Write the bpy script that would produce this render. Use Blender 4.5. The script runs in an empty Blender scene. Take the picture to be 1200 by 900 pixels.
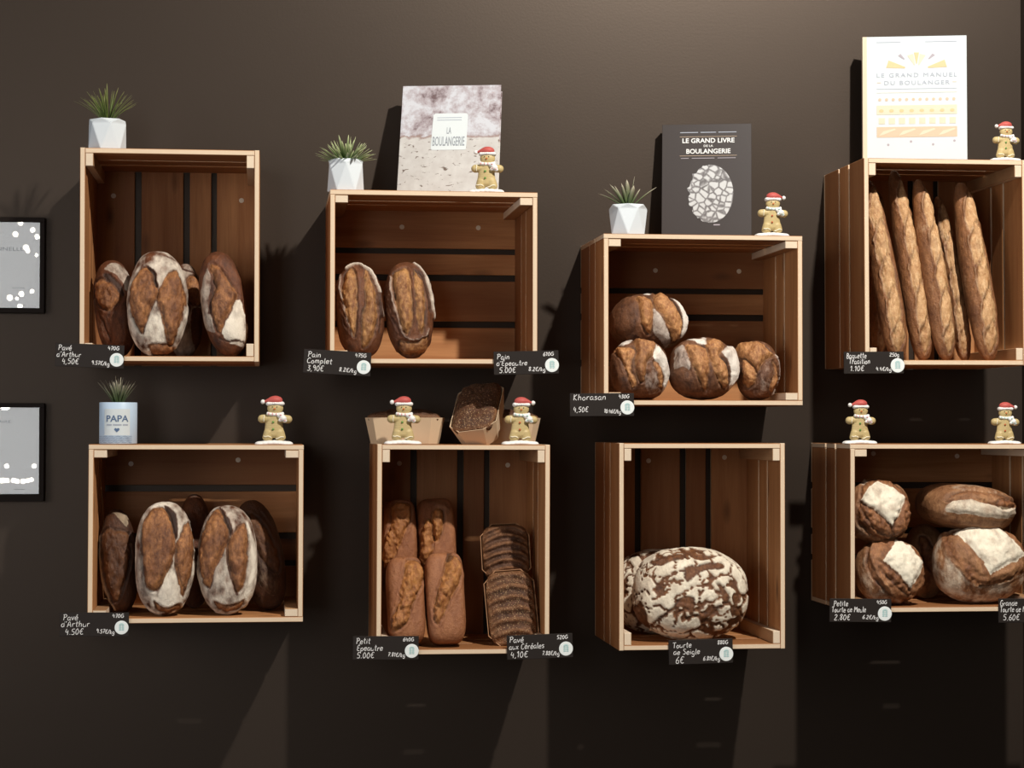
import bpy, bmesh, math, random, json
import numpy as np
from mathutils import Matrix, Vector, Euler
sc = bpy.context.scene
COL = sc.collection
R = math.radians
ZO = 1.5                                   # eye level above the floor

# ------------------------------------------------------------------ camera
F_PX, YAW, PITCH, ROLL, CD = 2322.49, 0.1234961, 0.0213583, 0.0012752, 5.05674
cyw, syw, cp, sp, cr, sr = math.cos(YAW), math.sin(YAW), math.cos(PITCH), math.sin(PITCH), math.cos(ROLL), math.sin(ROLL)
FW = Vector((syw*cp, cyw*cp, sp)); RT0 = Vector((cyw, -syw, 0)); UP0 = RT0.cross(FW)
RT = RT0*cr + UP0*sr; UP = UP0*cr - RT0*sr
CAMP = Vector((0, -CD, ZO))
cam = bpy.data.cameras.new('camera'); cam.sensor_width = 36; cam.sensor_fit = 'HORIZONTAL'
cam.lens = F_PX*36/1200
camo = bpy.data.objects.new('camera', cam); COL.objects.link(camo)
camo.matrix_world = Matrix(((RT.x, UP.x, -FW.x, CAMP.x), (RT.y, UP.y, -FW.y, CAMP.y), (RT.z, UP.z, -FW.z, CAMP.z), (0, 0, 0, 1)))
sc.camera = camo

def at(u, v, y):
    "point of the place seen at photo position (u, v) that lies at depth y"
    d = FW*F_PX + RT*(u-600) - UP*(v-450)
    return CAMP + d*((y+CD)/d.y)
def mpp(u, v, y):
    return (at(u+1, v, y)-at(u, v, y)).length

# ------------------------------------------------------------------ scene properties
def tag(o, label=None, cat=None, group=None, kind=None):
    if label: o['label'] = label
    if cat: o['category'] = cat
    if group: o['group'] = group
    if kind: o['kind'] = kind
    return o
def thing(name, loc, label, cat, group=None, rot=None):
    o = bpy.data.objects.new(name, None); COL.objects.link(o)
    o.empty_display_size = 0.02
    o.location = loc
    if rot is not None: o.rotation_euler = rot
    return tag(o, label, cat, group)
def link(name, me, mats, parent=None):
    o = bpy.data.objects.new(name, me); COL.objects.link(o)
    if mats is not None:
        for m in (mats if isinstance(mats, (list, tuple)) else [mats]): me.materials.append(m)
    if parent is not None: o.parent = parent
    return o
def copy_part(o, parent):
    c = o.copy(); COL.objects.link(c); c.parent = parent
    for ch in list(o.children): copy_part(ch, c)
    return c

# ------------------------------------------------------------------ node helpers
class NT:
    def __init__(s, name):
        s.m = bpy.data.materials.new(name); s.m.use_nodes = True
        s.t = s.m.node_tree; s.t.nodes.clear()
        s.out = s.n('ShaderNodeOutputMaterial'); s.b = s.n('ShaderNodeBsdfPrincipled')
        s.t.links.new(s.b.outputs[0], s.out.inputs[0])
    def n(s, typ, **kw):
        n = s.t.nodes.new(typ)
        for k, v in kw.items(): setattr(n, k, v)
        return n
    def set(s, sock, v):
        if isinstance(v, bpy.types.NodeSocket): s.t.links.new(v, sock)
        elif isinstance(v, (tuple, list)) and len(v) == 3 and sock.type == 'RGBA': sock.default_value = (*v, 1)
        else: sock.default_value = v
    def math(s, op, a, b=0.0, c=None, clamp=False):
        n = s.n('ShaderNodeMath', operation=op, use_clamp=clamp)
        s.set(n.inputs[0], a); s.set(n.inputs[1], b)
        if c is not None: s.set(n.inputs[2], c)
        return n.outputs[0]
    def mix(s, f, a, b, mode='MIX'):
        n = s.n('ShaderNodeMix', data_type='RGBA', blend_type=mode)
        s.set(n.inputs[0], f); s.set(n.inputs[6], a); s.set(n.inputs[7], b)
        return n.outputs[2]
    def ramp(s, f, stops):
        n = s.n('ShaderNodeValToRGB'); e = n.color_ramp.elements
        while len(e) < len(stops): e.new(0.5)
        for i, (p, c) in enumerate(stops): e[i].position = p; e[i].color = (*c, 1) if len(c) == 3 else c
        s.set(n.inputs[0], f); return n.outputs[0]
    def noise(s, vec, scale, detail=3, rough=0.55, dist=0.0):
        n = s.n('ShaderNodeTexNoise'); s.set(n.inputs['Vector'], vec)
        n.inputs['Scale'].default_value = scale; n.inputs['Detail'].default_value = detail
        n.inputs['Roughness'].default_value = rough; n.inputs['Distortion'].default_value = dist
        return n.outputs[0]
    def vor(s, vec, scale, feature='F1', out=0):
        n = s.n('ShaderNodeTexVoronoi', feature=feature); s.set(n.inputs['Vector'], vec)
        n.inputs['Scale'].default_value = scale; return n.outputs[out]
    def obj(s): return s.n('ShaderNodeTexCoord').outputs['Object']
    def map(s, vec, sca=(1, 1, 1), loc=(0, 0, 0)):
        n = s.n('ShaderNodeMapping'); s.set(n.inputs[0], vec); n.inputs['Scale'].default_value = sca; n.inputs['Location'].default_value = loc
        return n.outputs[0]
    def attr(s, name, out='Color'):
        return s.n('ShaderNodeAttribute', attribute_name=name).outputs[out]
    def sep(s, c):
        n = s.n('ShaderNodeSeparateColor'); s.set(n.inputs[0], c); return n.outputs
    def bump(s, h, strength, dist):
        n = s.n('ShaderNodeBump'); n.inputs['Strength'].default_value = strength; n.inputs['Distance'].default_value = dist
        s.set(n.inputs['Height'], h); s.t.links.new(n.outputs[0], s.b.inputs['Normal'])
    def done(s, col, rough=0.6, spec=0.5):
        s.set(s.b.inputs['Base Color'], col); s.set(s.b.inputs['Roughness'], rough)
        s.b.inputs['Specular IOR Level'].default_value = spec
        return s.m

def plain(name, col, rough=0.6, spec=0.5, var=0.06, scale=120.0):
    n = NT(name); nz = n.noise(n.obj(), scale, 3)
    c = n.mix(n.math('MULTIPLY', nz, var*2), col, tuple(x*(1-var*4) if x > 0 else 0 for x in col))
    n.bump(nz, 0.08, 0.001)
    return n.done(c, rough, spec)

def make_wall(name, col, sc1=1.0):
    n = NT(name); o = n.obj()
    lo = n.noise(o, 1.4, 3); hi = n.noise(o, 160, 4, 0.6)
    st = n.noise(n.map(o, (9, 1, 0.35)), 1.0, 2)
    c = n.mix(lo, tuple(x*0.93 for x in col), tuple(x*1.07 for x in col))
    c = n.mix(n.math('MULTIPLY', st, 0.25), c, tuple(x*0.82 for x in col))
    c = n.mix(n.math('MULTIPLY', hi, 0.3), c, tuple(x*1.15 for x in col))
    n.bump(hi, 0.12, 0.0012)
    n.b.inputs['Specular Tint'].default_value = (1.0, 0.80, 0.66, 1)
    return n.done(c, 0.44, 0.55)

def make_wood(name, lo, hi, edge):
    n = NT(name); g = n.attr('grain', 'Vector')
    g2 = n.map(g, (2.2, 34, 34))
    w = n.noise(g2, 1.0, 4, 0.6, 0.6)
    fine = n.noise(n.map(g, (9, 330, 330)), 1.0, 3, 0.6)
    tone = n.noise(n.map(g, (0.35, 1.1, 1.1)), 1.0, 1)
    c = n.ramp(w, [(0.28, lo), (0.5, tuple((a+b)/2 for a, b in zip(lo, hi))), (0.72, hi)])
    c = n.mix(n.math('MULTIPLY', n.math('SUBTRACT', tone, 0.36, clamp=True), 2.6, clamp=True), c, tuple(a*0.62 for a in lo))
    c = n.mix(n.math('MULTIPLY', fine, 0.42), c, tuple(a*0.45 for a in lo))
    k = n.vor(n.map(g, (4.0, 11, 11)), 1.0)
    kn = n.math('SUBTRACT', 1.0, n.math('DIVIDE', k, 0.16), clamp=True)
    c = n.mix(n.math('MULTIPLY', kn, 0.85), c, (0.07, 0.03, 0.014))
    e = n.attr('edge', 'Fac')
    ec = n.mix(n.math('MULTIPLY', fine, 0.5), edge, tuple(a*0.72 for a in edge))
    c = n.mix(n.math('MULTIPLY', e, 0.85), c, ec)
    n.bump(fine, 0.18, 0.001)
    return n.done(c, 0.58, 0.35)

def make_bread(name, crust0, crust1, crumb0, crumb1, flour, seeds=0.0, seedcol=(0.5, 0.33, 0.17), fl_n=1.15):
    n = NT(name); o = n.obj(); b = n.sep(n.attr('bake'))
    n1 = n.noise(n.map(o, (1.25, 1, 0.6)), 30, 4, 0.6, 0.4); n2 = n.noise(n.map(o, (1.2, 1, 0.7)), 120, 5, 0.7, 0.3); n3 = n.noise(o, 420, 3, 0.6)
    crust = n.ramp(n.math('ADD', n.math('MULTIPLY', n1, 0.6), n.math('MULTIPLY', n2, 0.4)), [(0.36, crust0), (0.66, crust1)])
    crumb = n.ramp(n.math('ADD', n.math('MULTIPLY', n1, 0.35), n.math('MULTIPLY', n2, 0.65)), [(0.34, crumb0), (0.52, tuple((x+y)/2 for x, y in zip(crumb0, crumb1))), (0.68, crumb1)])
    mot = n.math('MULTIPLY', n.math('SUBTRACT', n.noise(n.map(o, (1.3, 1, 0.55)), 46, 5, 0.68, 0.8), 0.48, clamp=True), 5.0, clamp=True)
    crumb = n.mix(n.math('MULTIPLY', mot, 0.62), crumb, tuple(x*0.55 for x in crumb0))
    c = n.mix(b[1], crust, crumb)
    fm = n.math('ADD', n.math('MULTIPLY', b[0], 1.75), n.math('MULTIPLY', n.math('SUBTRACT', n.math('ADD', n.math('MULTIPLY', n2, 0.6), n.math('MULTIPLY', n1, 0.4)), 0.98), fl_n))
    fm = n.math('MULTIPLY', n.math('MINIMUM', n.math('MAXIMUM', fm, 0.0), 1.0), n.math('MINIMUM', n.math('MULTIPLY', b[0], 6.0), 1.0))
    c = n.mix(fm, c, flour)
    if seeds > 0:
        v = n.vor(n.map(o, (1, 1, 1)), 300)
        s = n.math('MULTIPLY', n.math('SUBTRACT', 0.42, v, clamp=True), 5.0, clamp=True)
        vr = n.n('ShaderNodeTexVoronoi'); n.set(vr.inputs['Vector'], o); vr.inputs['Scale'].default_value = 300
        rnd = n.sep(vr.outputs['Color'])[0]
        sm = n.math('MULTIPLY', s, n.math('MULTIPLY', n.math('SUBTRACT', rnd, 1-seeds, clamp=True), 4.0, clamp=True))
        c = n.mix(sm, c, seedcol)
        n3 = n.math('ADD', n3, n.math('MULTIPLY', s, 0.8))
    c = n.mix(b[2], c, (0.022, 0.011, 0.007))
    n.bump(n.math('ADD', n.math('MULTIPLY', n2, 1.0), n.math('MULTIPLY', n3, 0.45)), 0.7, 0.004)
    r = n.mix(fm, (0.55, 0.55, 0.55), (0.9, 0.9, 0.9))
    return n.done(c, r, 0.42)

M = {}
M['wall'] = make_wall('brown_wall_paint', (0.0235, 0.0172, 0.0132))
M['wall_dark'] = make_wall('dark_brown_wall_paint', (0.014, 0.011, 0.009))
M['floor'] = plain('floor_tile', (0.12, 0.10, 0.085), 0.5)
M['wood'] = make_wood('pine_board', (0.40, 0.155, 0.052), (0.68, 0.335, 0.135), (0.88, 0.70, 0.50))
M['endgrain'] = make_wood('pine_batten', (0.46, 0.24, 0.11), (0.64, 0.38, 0.19), (0.88, 0.73, 0.55))
M['screw'] = plain('zinc_screw', (0.85, 0.76, 0.62), 0.35, 0.6)
FL = (0.88, 0.78, 0.64)
M['sour'] = make_bread('sourdough_crust', (0.052, 0.016, 0.007), (0.20, 0.066, 0.024), (0.12, 0.034, 0.012), (0.66, 0.295, 0.105), FL)
M['dark_sour'] = make_bread('dark_sourdough_crust', (0.035, 0.013, 0.007), (0.12, 0.045, 0.018), (0.09, 0.03, 0.012), (0.27, 0.115, 0.042), (0.55, 0.42, 0.28))
M['whole'] = make_bread('wholemeal_crust', (0.06, 0.019, 0.008), (0.22, 0.078, 0.030), (0.19, 0.058, 0.017), (0.76, 0.40, 0.145), FL)
M['khor'] = make_bread('khorasan_crust', (0.062, 0.022, 0.010), (0.25, 0.105, 0.046), (0.25, 0.075, 0.02), (0.86, 0.45, 0.18), (0.90, 0.82, 0.72))
M['bag'] = make_bread('baguette_crust', (0.13, 0.047, 0.018), (0.36, 0.155, 0.058), (0.44, 0.20, 0.07), (0.84, 0.56, 0.29), (0.86, 0.68, 0.46))
M['tin'] = make_bread('tin_loaf_crust', (0.24, 0.085, 0.034), (0.42, 0.175, 0.075), (0.24, 0.07, 0.018), (0.66, 0.30, 0.085), (0.8, 0.6, 0.4))
M['rye'] = make_bread('rye_crust', (0.15, 0.06, 0.026), (0.34, 0.16, 0.07), (0.075, 0.024, 0.009), (0.26, 0.10, 0.034), (0.92, 0.83, 0.66))
M['meule'] = make_bread('country_crust', (0.16, 0.060, 0.023), (0.44, 0.22, 0.10), (0.085, 0.026, 0.010), (0.46, 0.175, 0.06), (0.92, 0.83, 0.66))
M['seed'] = make_bread('seeded_crust', (0.05, 0.021, 0.010), (0.14, 0.055, 0.024), (0.16, 0.062, 0.024), (0.36, 0.165, 0.065), FL, 0.55, (0.52, 0.33, 0.17))
M['seed_dark'] = make_bread('dark_seeded_crust', (0.05, 0.021, 0.011), (0.12, 0.05, 0.024), (0.16, 0.062, 0.024), (0.36, 0.165, 0.065), FL, 0.5, (0.30, 0.16, 0.085))
M['paper'] = plain('baking_mould_paper', (0.70, 0.52, 0.34), 0.8, 0.2)
M['paper_brown'] = plain('brown_baking_paper', (0.42, 0.22, 0.11), 0.7, 0.3)
M['slate'] = plain('slate_board', (0.022, 0.0165, 0.014), 0.6, 0.22)
M['chalk'] = plain('white_chalk_pen', (0.88, 0.86, 0.84), 0.7, 0.2)
M['sticker'] = plain('white_sticker', (0.86, 0.90, 0.88), 0.5, 0.3)
M['teal'] = plain('teal_print', (0.46, 0.64, 0.63), 0.5, 0.3)
M['ceramic'] = plain('white_ceramic', (0.70, 0.75, 0.78), 0.42, 0.4, 0.02)
M['soil'] = plain('dark_soil', (0.03, 0.022, 0.016), 0.95, 0.1, 0.1, 400)
M['cookie'] = plain('gingerbread_biscuit', (0.56, 0.43, 0.20), 0.5, 0.35)
M['red_felt'] = plain('red_hat', (0.52, 0.10, 0.085), 0.55, 0.3)
M['white_icing'] = plain('white_icing', (0.88, 0.86, 0.82), 0.5, 0.3)
M['cream_icing'] = plain('cream_icing', (0.88, 0.80, 0.60), 0.5, 0.3)
M['pink'] = plain('pink_scarf_stripe', (0.80, 0.38, 0.40), 0.5, 0.3)
M['mint'] = plain('mint_scarf_stripe', (0.42, 0.68, 0.60), 0.5, 0.3)
M['green'] = plain('green_button', (0.13, 0.30, 0.06), 0.4, 0.4)
M['orange'] = plain('orange_nose', (0.62, 0.17, 0.04), 0.45, 0.4)
M['rust'] = plain('rust_button', (0.48, 0.12, 0.04), 0.4, 0.4)
M['black'] = plain('black_paint', (0.012, 0.011, 0.010), 0.45, 0.4)
M['frame'] = plain('dark_frame_wood', (0.012, 0.007, 0.005), 0.6, 0.15)
M['print_paper'] = plain('printed_paper', (0.74, 0.75, 0.74), 0.7, 0.2)
M['grey_ink'] = plain('grey_ink', (0.06, 0.06, 0.065), 0.7, 0.2)
M['pages'] = plain('book_pages', (0.82, 0.76, 0.68), 0.8, 0.2)
M['white_ink'] = plain('white_ink', (0.86, 0.86, 0.84), 0.5, 0.3)
M['label_ink'] = plain('slate_ink', (0.30, 0.33, 0.36), 0.6, 0.3)
M['pale_ink'] = plain('pale_blue_ink', (0.40, 0.43, 0.50), 0.6, 0.3)
M['cream_print'] = plain('cream_print', (0.68, 0.63, 0.48), 0.6, 0.3)
M['tan_print'] = plain('tan_print', (0.66, 0.50, 0.36), 0.6, 0.3)
M['gold_print'] = plain('gold_print', (0.68, 0.54, 0.30), 0.6, 0.3)
M['grey_print'] = plain('grey_print', (0.42, 0.38, 0.42), 0.6, 0.3)
M['white_cover'] = plain('white_cover', (0.62, 0.68, 0.71), 0.4, 0.3, 0.02)
M['cream_spine'] = plain('cream_spine', (0.72, 0.60, 0.44), 0.6, 0.3)
M['brown_cover'] = plain('brown_cover', (0.042, 0.033, 0.031), 0.42, 0.35, 0.03)
M['label_white'] = plain('label_white', (0.68, 0.73, 0.74), 0.5, 0.3)
M['blue_glaze'] = plain('pale_blue_glaze', (0.55, 0.68, 0.82), 0.4, 0.4, 0.03)
M['blue_line'] = plain('blue_line', (0.10, 0.16, 0.28), 0.5, 0.3)

def make_leaf(name, c0, c1, tip):
    n = NT(name); t = n.attr('along', 'Fac'); nz = n.noise(n.obj(), 90, 2)
    c = n.mix(nz, c0, c1); c = n.mix(n.math('POWER', t, 3.0), c, tip)
    return n.done(c, 0.45, 0.4)
M['leaf_olive'] = make_leaf('olive_leaf', (0.06, 0.10, 0.02), (0.16, 0.22, 0.05), (0.26, 0.26, 0.09))
M['leaf_green'] = make_leaf('fresh_leaf', (0.05, 0.10, 0.02), (0.14, 0.23, 0.06), (0.62, 0.66, 0.36))
M['leaf_dark'] = make_leaf('dark_leaf', (0.035, 0.06, 0.018), (0.10, 0.16, 0.05), (0.55, 0.48, 0.36))

def make_glass():
    n = NT('frame_glass'); n.b.inputs['Roughness'].default_value = 0.02
    n.b.inputs['Transmission Weight'].default_value = 1.0; n.b.inputs['IOR'].default_value = 1.45
    tr = n.n('ShaderNodeBsdfTransparent'); gl = n.n('ShaderNodeBsdfGlossy'); gl.inputs['Roughness'].default_value = 0.006
    fr = n.n('ShaderNodeFresnel'); fr.inputs['IOR'].default_value = 1.5
    mx = n.n('ShaderNodeMixShader')
    n.t.links.new(fr.outputs[0], mx.inputs[0]); n.t.links.new(tr.outputs[0], mx.inputs[1]); n.t.links.new(gl.outputs[0], mx.inputs[2])
    n.t.links.new(mx.outputs[0], n.out.inputs[0])
    return n.m
M['glass'] = make_glass()

# cover with a crust photograph: pale floury crust above, speckled crumb below
def make_crust_cover():
    n = NT('crust_photo_cover'); o = n.obj()
    x = n.n('ShaderNodeSeparateXYZ'); n.set(x.inputs[0], o); z = x.outputs[2]
    d = n.noise(o, 14, 5, 0.65, 0.8); d2 = n.noise(o, 60, 5, 0.7)
    fl = n.ramp(n.math('ADD', n.math('MULTIPLY', d, 0.6), n.math('MULTIPLY', d2, 0.4)), [(0.38, (0.16, 0.11, 0.115)), (0.47, (0.42, 0.37, 0.39)), (0.58, (0.60, 0.61, 0.65))])
    pk = n.math('MULTIPLY', n.math('SUBTRACT', n.noise(n.map(o, (9, 9, 20)), 1.0, 3), 0.63, clamp=True), 9.0, clamp=True)
    fl = n.mix(pk, fl, (0.50, 0.24, 0.20))
    cb = n.ramp(n.noise(o, 35, 3), [(0.3, (0.52, 0.495, 0.47)), (0.7, (0.62, 0.605, 0.58))])
    hv = n.noise(n.map(o, (52, 52, 95), (3, 1, 2)), 1.0, 3, 0.6, 0.7)
    hm = n.math('MULTIPLY', n.math('SUBTRACT', hv, 0.61, clamp=True), 16.0, clamp=True)
    cb = n.mix(hm, cb, (0.16, 0.12, 0.10))
    edge = n.math('ADD', z, n.math('MULTIPLY', n.math('SUBTRACT', d, 0.5), 0.05))
    m = n.math('MULTIPLY', n.math('SUBTRACT', edge, 0.153), 90.0, clamp=True)
    c = n.mix(m, cb, fl)
    ln = n.math('SUBTRACT', 1.0, n.math('MULTIPLY', n.math('ABSOLUTE', n.math('SUBTRACT', edge, 0.159)), 190.0), clamp=True)
    c = n.mix(n.math('MULTIPLY', ln, 0.8), c, (0.26, 0.15, 0.12))
    return n.done(c, 0.3, 0.5)
M['crust_cover'] = make_crust_cover()
def make_loaf_print():
    n = NT('printed_loaf'); o = n.obj()
    v = n.vor(n.map(o, (1, 1, 1)), 58, 'DISTANCE_TO_EDGE'); d = n.noise(o, 60, 4, 0.6, 1.0)
    v2 = n.math('ADD', v, n.math('MULTIPLY', n.math('SUBTRACT', d, 0.5), 0.25))
    c = n.ramp(v2, [(0.0, (0.10, 0.09, 0.09)), (0.07, (0.24, 0.23, 0.23)), (0.16, (0.66, 0.67, 0.67))])
    c = n.mix(n.math('MULTIPLY', d, 0.4), c, (0.36, 0.36, 0.37))
    return n.done(c, 0.34, 0.5)
M['loaf_print'] = make_loaf_print()

# ------------------------------------------------------------------ mesh helpers
class MB:
    "collects boxes and polygons into one mesh; per-board grain coordinates and sawn-edge marks"
    def __init__(s): s.v = []; s.f = []; s.g = []; s.e = []; s.m = []
    def box(s, lo, hi, axis=0, thin=1, mat=0, seed=None, ch=0.0012):
        lo = np.array(lo, float); hi = np.array(hi, float)
        rnd = random.uniform(0, 40) if seed is None else seed
        bm = bmesh.new(); bmesh.ops.create_cube(bm, size=1)
        for v in bm.verts: v.co = Vector((lo+hi)/2 + np.array(v.co)*(hi-lo))
        if ch: bmesh.ops.bevel(bm, geom=bm.edges[:], offset=ch, segments=1, affect='EDGES')
        base = len(s.v)
        oth = [k for k in range(3) if k != axis]
        for v in bm.verts:
            s.v.append(tuple(v.co)); s.g.append((v.co[axis]+rnd*1.7, v.co[oth[0]]+rnd, v.co[oth[1]]-rnd*0.6))
        for f in bm.faces:
            s.f.append([base+v.index for v in f.verts]); f.normal_update()
            s.e.append(1.0 if abs(f.normal[thin]) < 0.6 else 0.0); s.m.append(mat)
        bm.free()
    def poly(s, pts, faces, mat=0):
        base = len(s.v); s.v += [tuple(p) for p in pts]; s.g += [tuple(p) for p in pts]
        for f in faces: s.f.append([base+i for i in f]); s.e.append(0.0); s.m.append(mat)
    def mesh(s, name, grain=True, smooth=False):
        me = bpy.data.meshes.new(name); me.from_pydata(s.v, [], s.f)
        if grain:
            a = me.attributes.new('grain', 'FLOAT_VECTOR', 'POINT'); a.data.foreach_set('vector', np.array(s.g, np.float32).ravel())
            a = me.attributes.new('edge', 'FLOAT', 'FACE'); a.data.foreach_set('value', np.array(s.e, np.float32))
        me.polygons.foreach_set('material_index', s.m)
        me.polygons.foreach_set('use_smooth', [smooth]*len(s.f))
        me.update(); return me

def smooth_mesh(name, verts, faces, smooth=True):
    me = bpy.data.meshes.new(name); me.from_pydata(verts, [], faces)
    me.polygons.foreach_set('use_smooth', [smooth]*len(faces)); me.update(); return me

def ball(name, c, r, seg=20, ring=12):
    bm = bmesh.new(); bmesh.ops.create_uvsphere(bm, u_segments=seg, v_segments=ring, radius=1)
    for v in bm.verts: v.co = Vector((c[0]+v.co.x*r[0], c[1]+v.co.y*r[1], c[2]+v.co.z*r[2]))
    for f in bm.faces: f.smooth = True
    me = bpy.data.meshes.new(name); bm.to_mesh(me); bm.free(); return me

def disc(name, c, r, thick, axis='Y', seg=40, hole=0):
    bm = bmesh.new(); bmesh.ops.create_cone(bm, cap_ends=True, segments=seg, radius1=r, radius2=r*0.97, depth=thick)
    m = Matrix.Rotation(R(90), 4, 'X') if axis == 'Y' else Matrix.Identity(4)
    bmesh.ops.transform(bm, matrix=Matrix.Translation(c) @ m, verts=bm.verts)
    me = bpy.data.meshes.new(name); bm.to_mesh(me); bm.free(); return me

def text_mesh(s, size, align='CENTER', extrude=0.0003, spacing=1.0, width=None, bold=0.0):
    cu = bpy.data.curves.new('lettering', 'FONT'); cu.body = s; cu.size = size; cu.align_x = align; cu.align_y = 'BOTTOM_BASELINE'
    cu.extrude = extrude; cu.space_character = spacing; cu.resolution_u = 3; cu.offset = bold*size
    o = bpy.data.objects.new('lettering_source', cu); COL.objects.link(o)
    dg = bpy.context.evaluated_depsgraph_get(); dg.update()
    me = bpy.data.meshes.new_from_object(o.evaluated_get(dg)); bpy.data.objects.remove(o); bpy.data.curves.remove(cu)
    n = len(me.vertices); co = np.zeros(n*3, np.float32); me.vertices.foreach_get('co', co); co = co.reshape(-1, 3)
    if width and n:
        w = co[:, 0].max()-co[:, 0].min(); co[:, 0] *= width/w
    out = np.stack([co[:, 0], -co[:, 2], co[:, 1]], 1)      # stands upright, faces -Y
    me.vertices.foreach_set('co', out.ravel()); me.update(); return me
def place_text(name, me, mat, parent, x, y, z, rot=0.0):
    o = link(name, me, mat, parent); o.location = (x, y, z); o.rotation_euler = (0, rot, 0); return o
def join_meshes(name, items):
    "items: (mesh, matrix); returns one mesh"
    bm = bmesh.new()
    for me, mx in items:
        t = bmesh.new(); t.from_mesh(me); bmesh.ops.transform(t, matrix=mx, verts=t.verts)
        tm = bpy.data.meshes.new('t'); t.to_mesh(tm); t.free(); bm.from_mesh(tm); bpy.data.meshes.remove(tm)
    me = bpy.data.meshes.new(name); bm.to_mesh(me); bm.free(); return me

# ------------------------------------------------------------------ numpy noise
def _h(i, j, k, s):
    n = (i*374761393 + j*668265263 + k*2147483647 + s*144665) & 0xffffffff
    n = ((n ^ (n >> 13)) * 1274126177) & 0xffffffff
    n = ((n ^ (n >> 16)) * 2246822519) & 0xffffffff
    return ((n ^ (n >> 15)) & 0xffff)/65535.0
def vn(P, s=0):
    i = np.floor(P).astype(np.int64); f = P-i; f = f*f*(3-2*f)
    r = 0
    for a in (0, 1):
        for b in (0, 1):
            for c in (0, 1):
                w = (f[:, 0] if a else 1-f[:, 0])*(f[:, 1] if b else 1-f[:, 1])*(f[:, 2] if c else 1-f[:, 2])
                r = r+w*_h(i[:, 0]+a, i[:, 1]+b, i[:, 2]+c, s)
    return r*2-1
def fbm(P, s=0, o=3):
    r = 0; a = 0.5
    for k in range(o): r = r+a*vn(P*2**k, s+k*17); a *= 0.5
    return r
def worley(P, s=0):
    i0 = np.floor(P).astype(np.int64); d1 = np.full(len(P), 9.0); d2 = np.full(len(P), 9.0)
    for a in (-1, 0, 1):
        for b in (-1, 0, 1):
            for c in (-1, 0, 1):
                i = i0[:, 0]+a; j = i0[:, 1]+b; k = i0[:, 2]+c
                q = np.stack([i+_h(i, j, k, s), j+_h(i, j, k, s+5), k+_h(i, j, k, s+9)], 1)
                d = np.sqrt(((P-q)**2).sum(1))
                d2 = np.minimum(d2, np.maximum(d1, d)); d1 = np.minimum(d1, d)
    return d1, d2
def sstep(a, b, x):
    t = np.clip((x-a)/(b-a), 0, 1); return t*t*(3-2*t)
def catmull(pts, closed=True, n=5):
    P = np.array(pts, float); m = len(P); out = []
    for i in range(m if closed else m-1):
        g = lambda k: P[k % m] if closed else P[min(max(k, 0), m-1)]
        p0, p1, p2, p3 = g(i-1), g(i), g(i+1), g(i+2)
        for t in np.arange(n)/n:
            out.append(0.5*((2*p1)+(-p0+p2)*t+(2*p0-5*p1+4*p2-p3)*t*t+(-p0+3*p1-3*p2+p3)*t**3))
    if not closed: out.append(P[-1])
    return np.array(out)
def seg_dist(Q, pts, closed):
    d = np.full(len(Q), 1e9); m = len(pts)
    for i in range(m if closed else m-1):
        a = pts[i]; b = pts[(i+1) % m]; ab = b-a; L = (ab**2).sum()+1e-12
        t = np.clip(((Q-a)@ab)/L, 0, 1); dd = ((Q-a-t[:, None]*ab)**2).sum(1); d = np.minimum(d, dd)
    return np.sqrt(d)
def inside(Q, pts):
    c = np.zeros(len(Q), bool); m = len(pts)
    for i in range(m):
        a = pts[i]; b = pts[(i+1) % m]
        if a[1] == b[1]: continue
        cond = (a[1] > Q[:, 1]) != (b[1] > Q[:, 1])
        c ^= cond & (Q[:, 0] < (b[0]-a[0])*(Q[:, 1]-a[1])/(b[1]-a[1])+a[0])
    return c

_ico = {}
def ico(n):
    if n not in _ico:
        bm = bmesh.new(); bmesh.ops.create_icosphere(bm, subdivisions=n, radius=1)
        _ico[n] = (np.array([v.co[:] for v in bm.verts]), [[v.index for v in f.verts] for f in bm.faces]); bm.free()
    return _ico[n]

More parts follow.
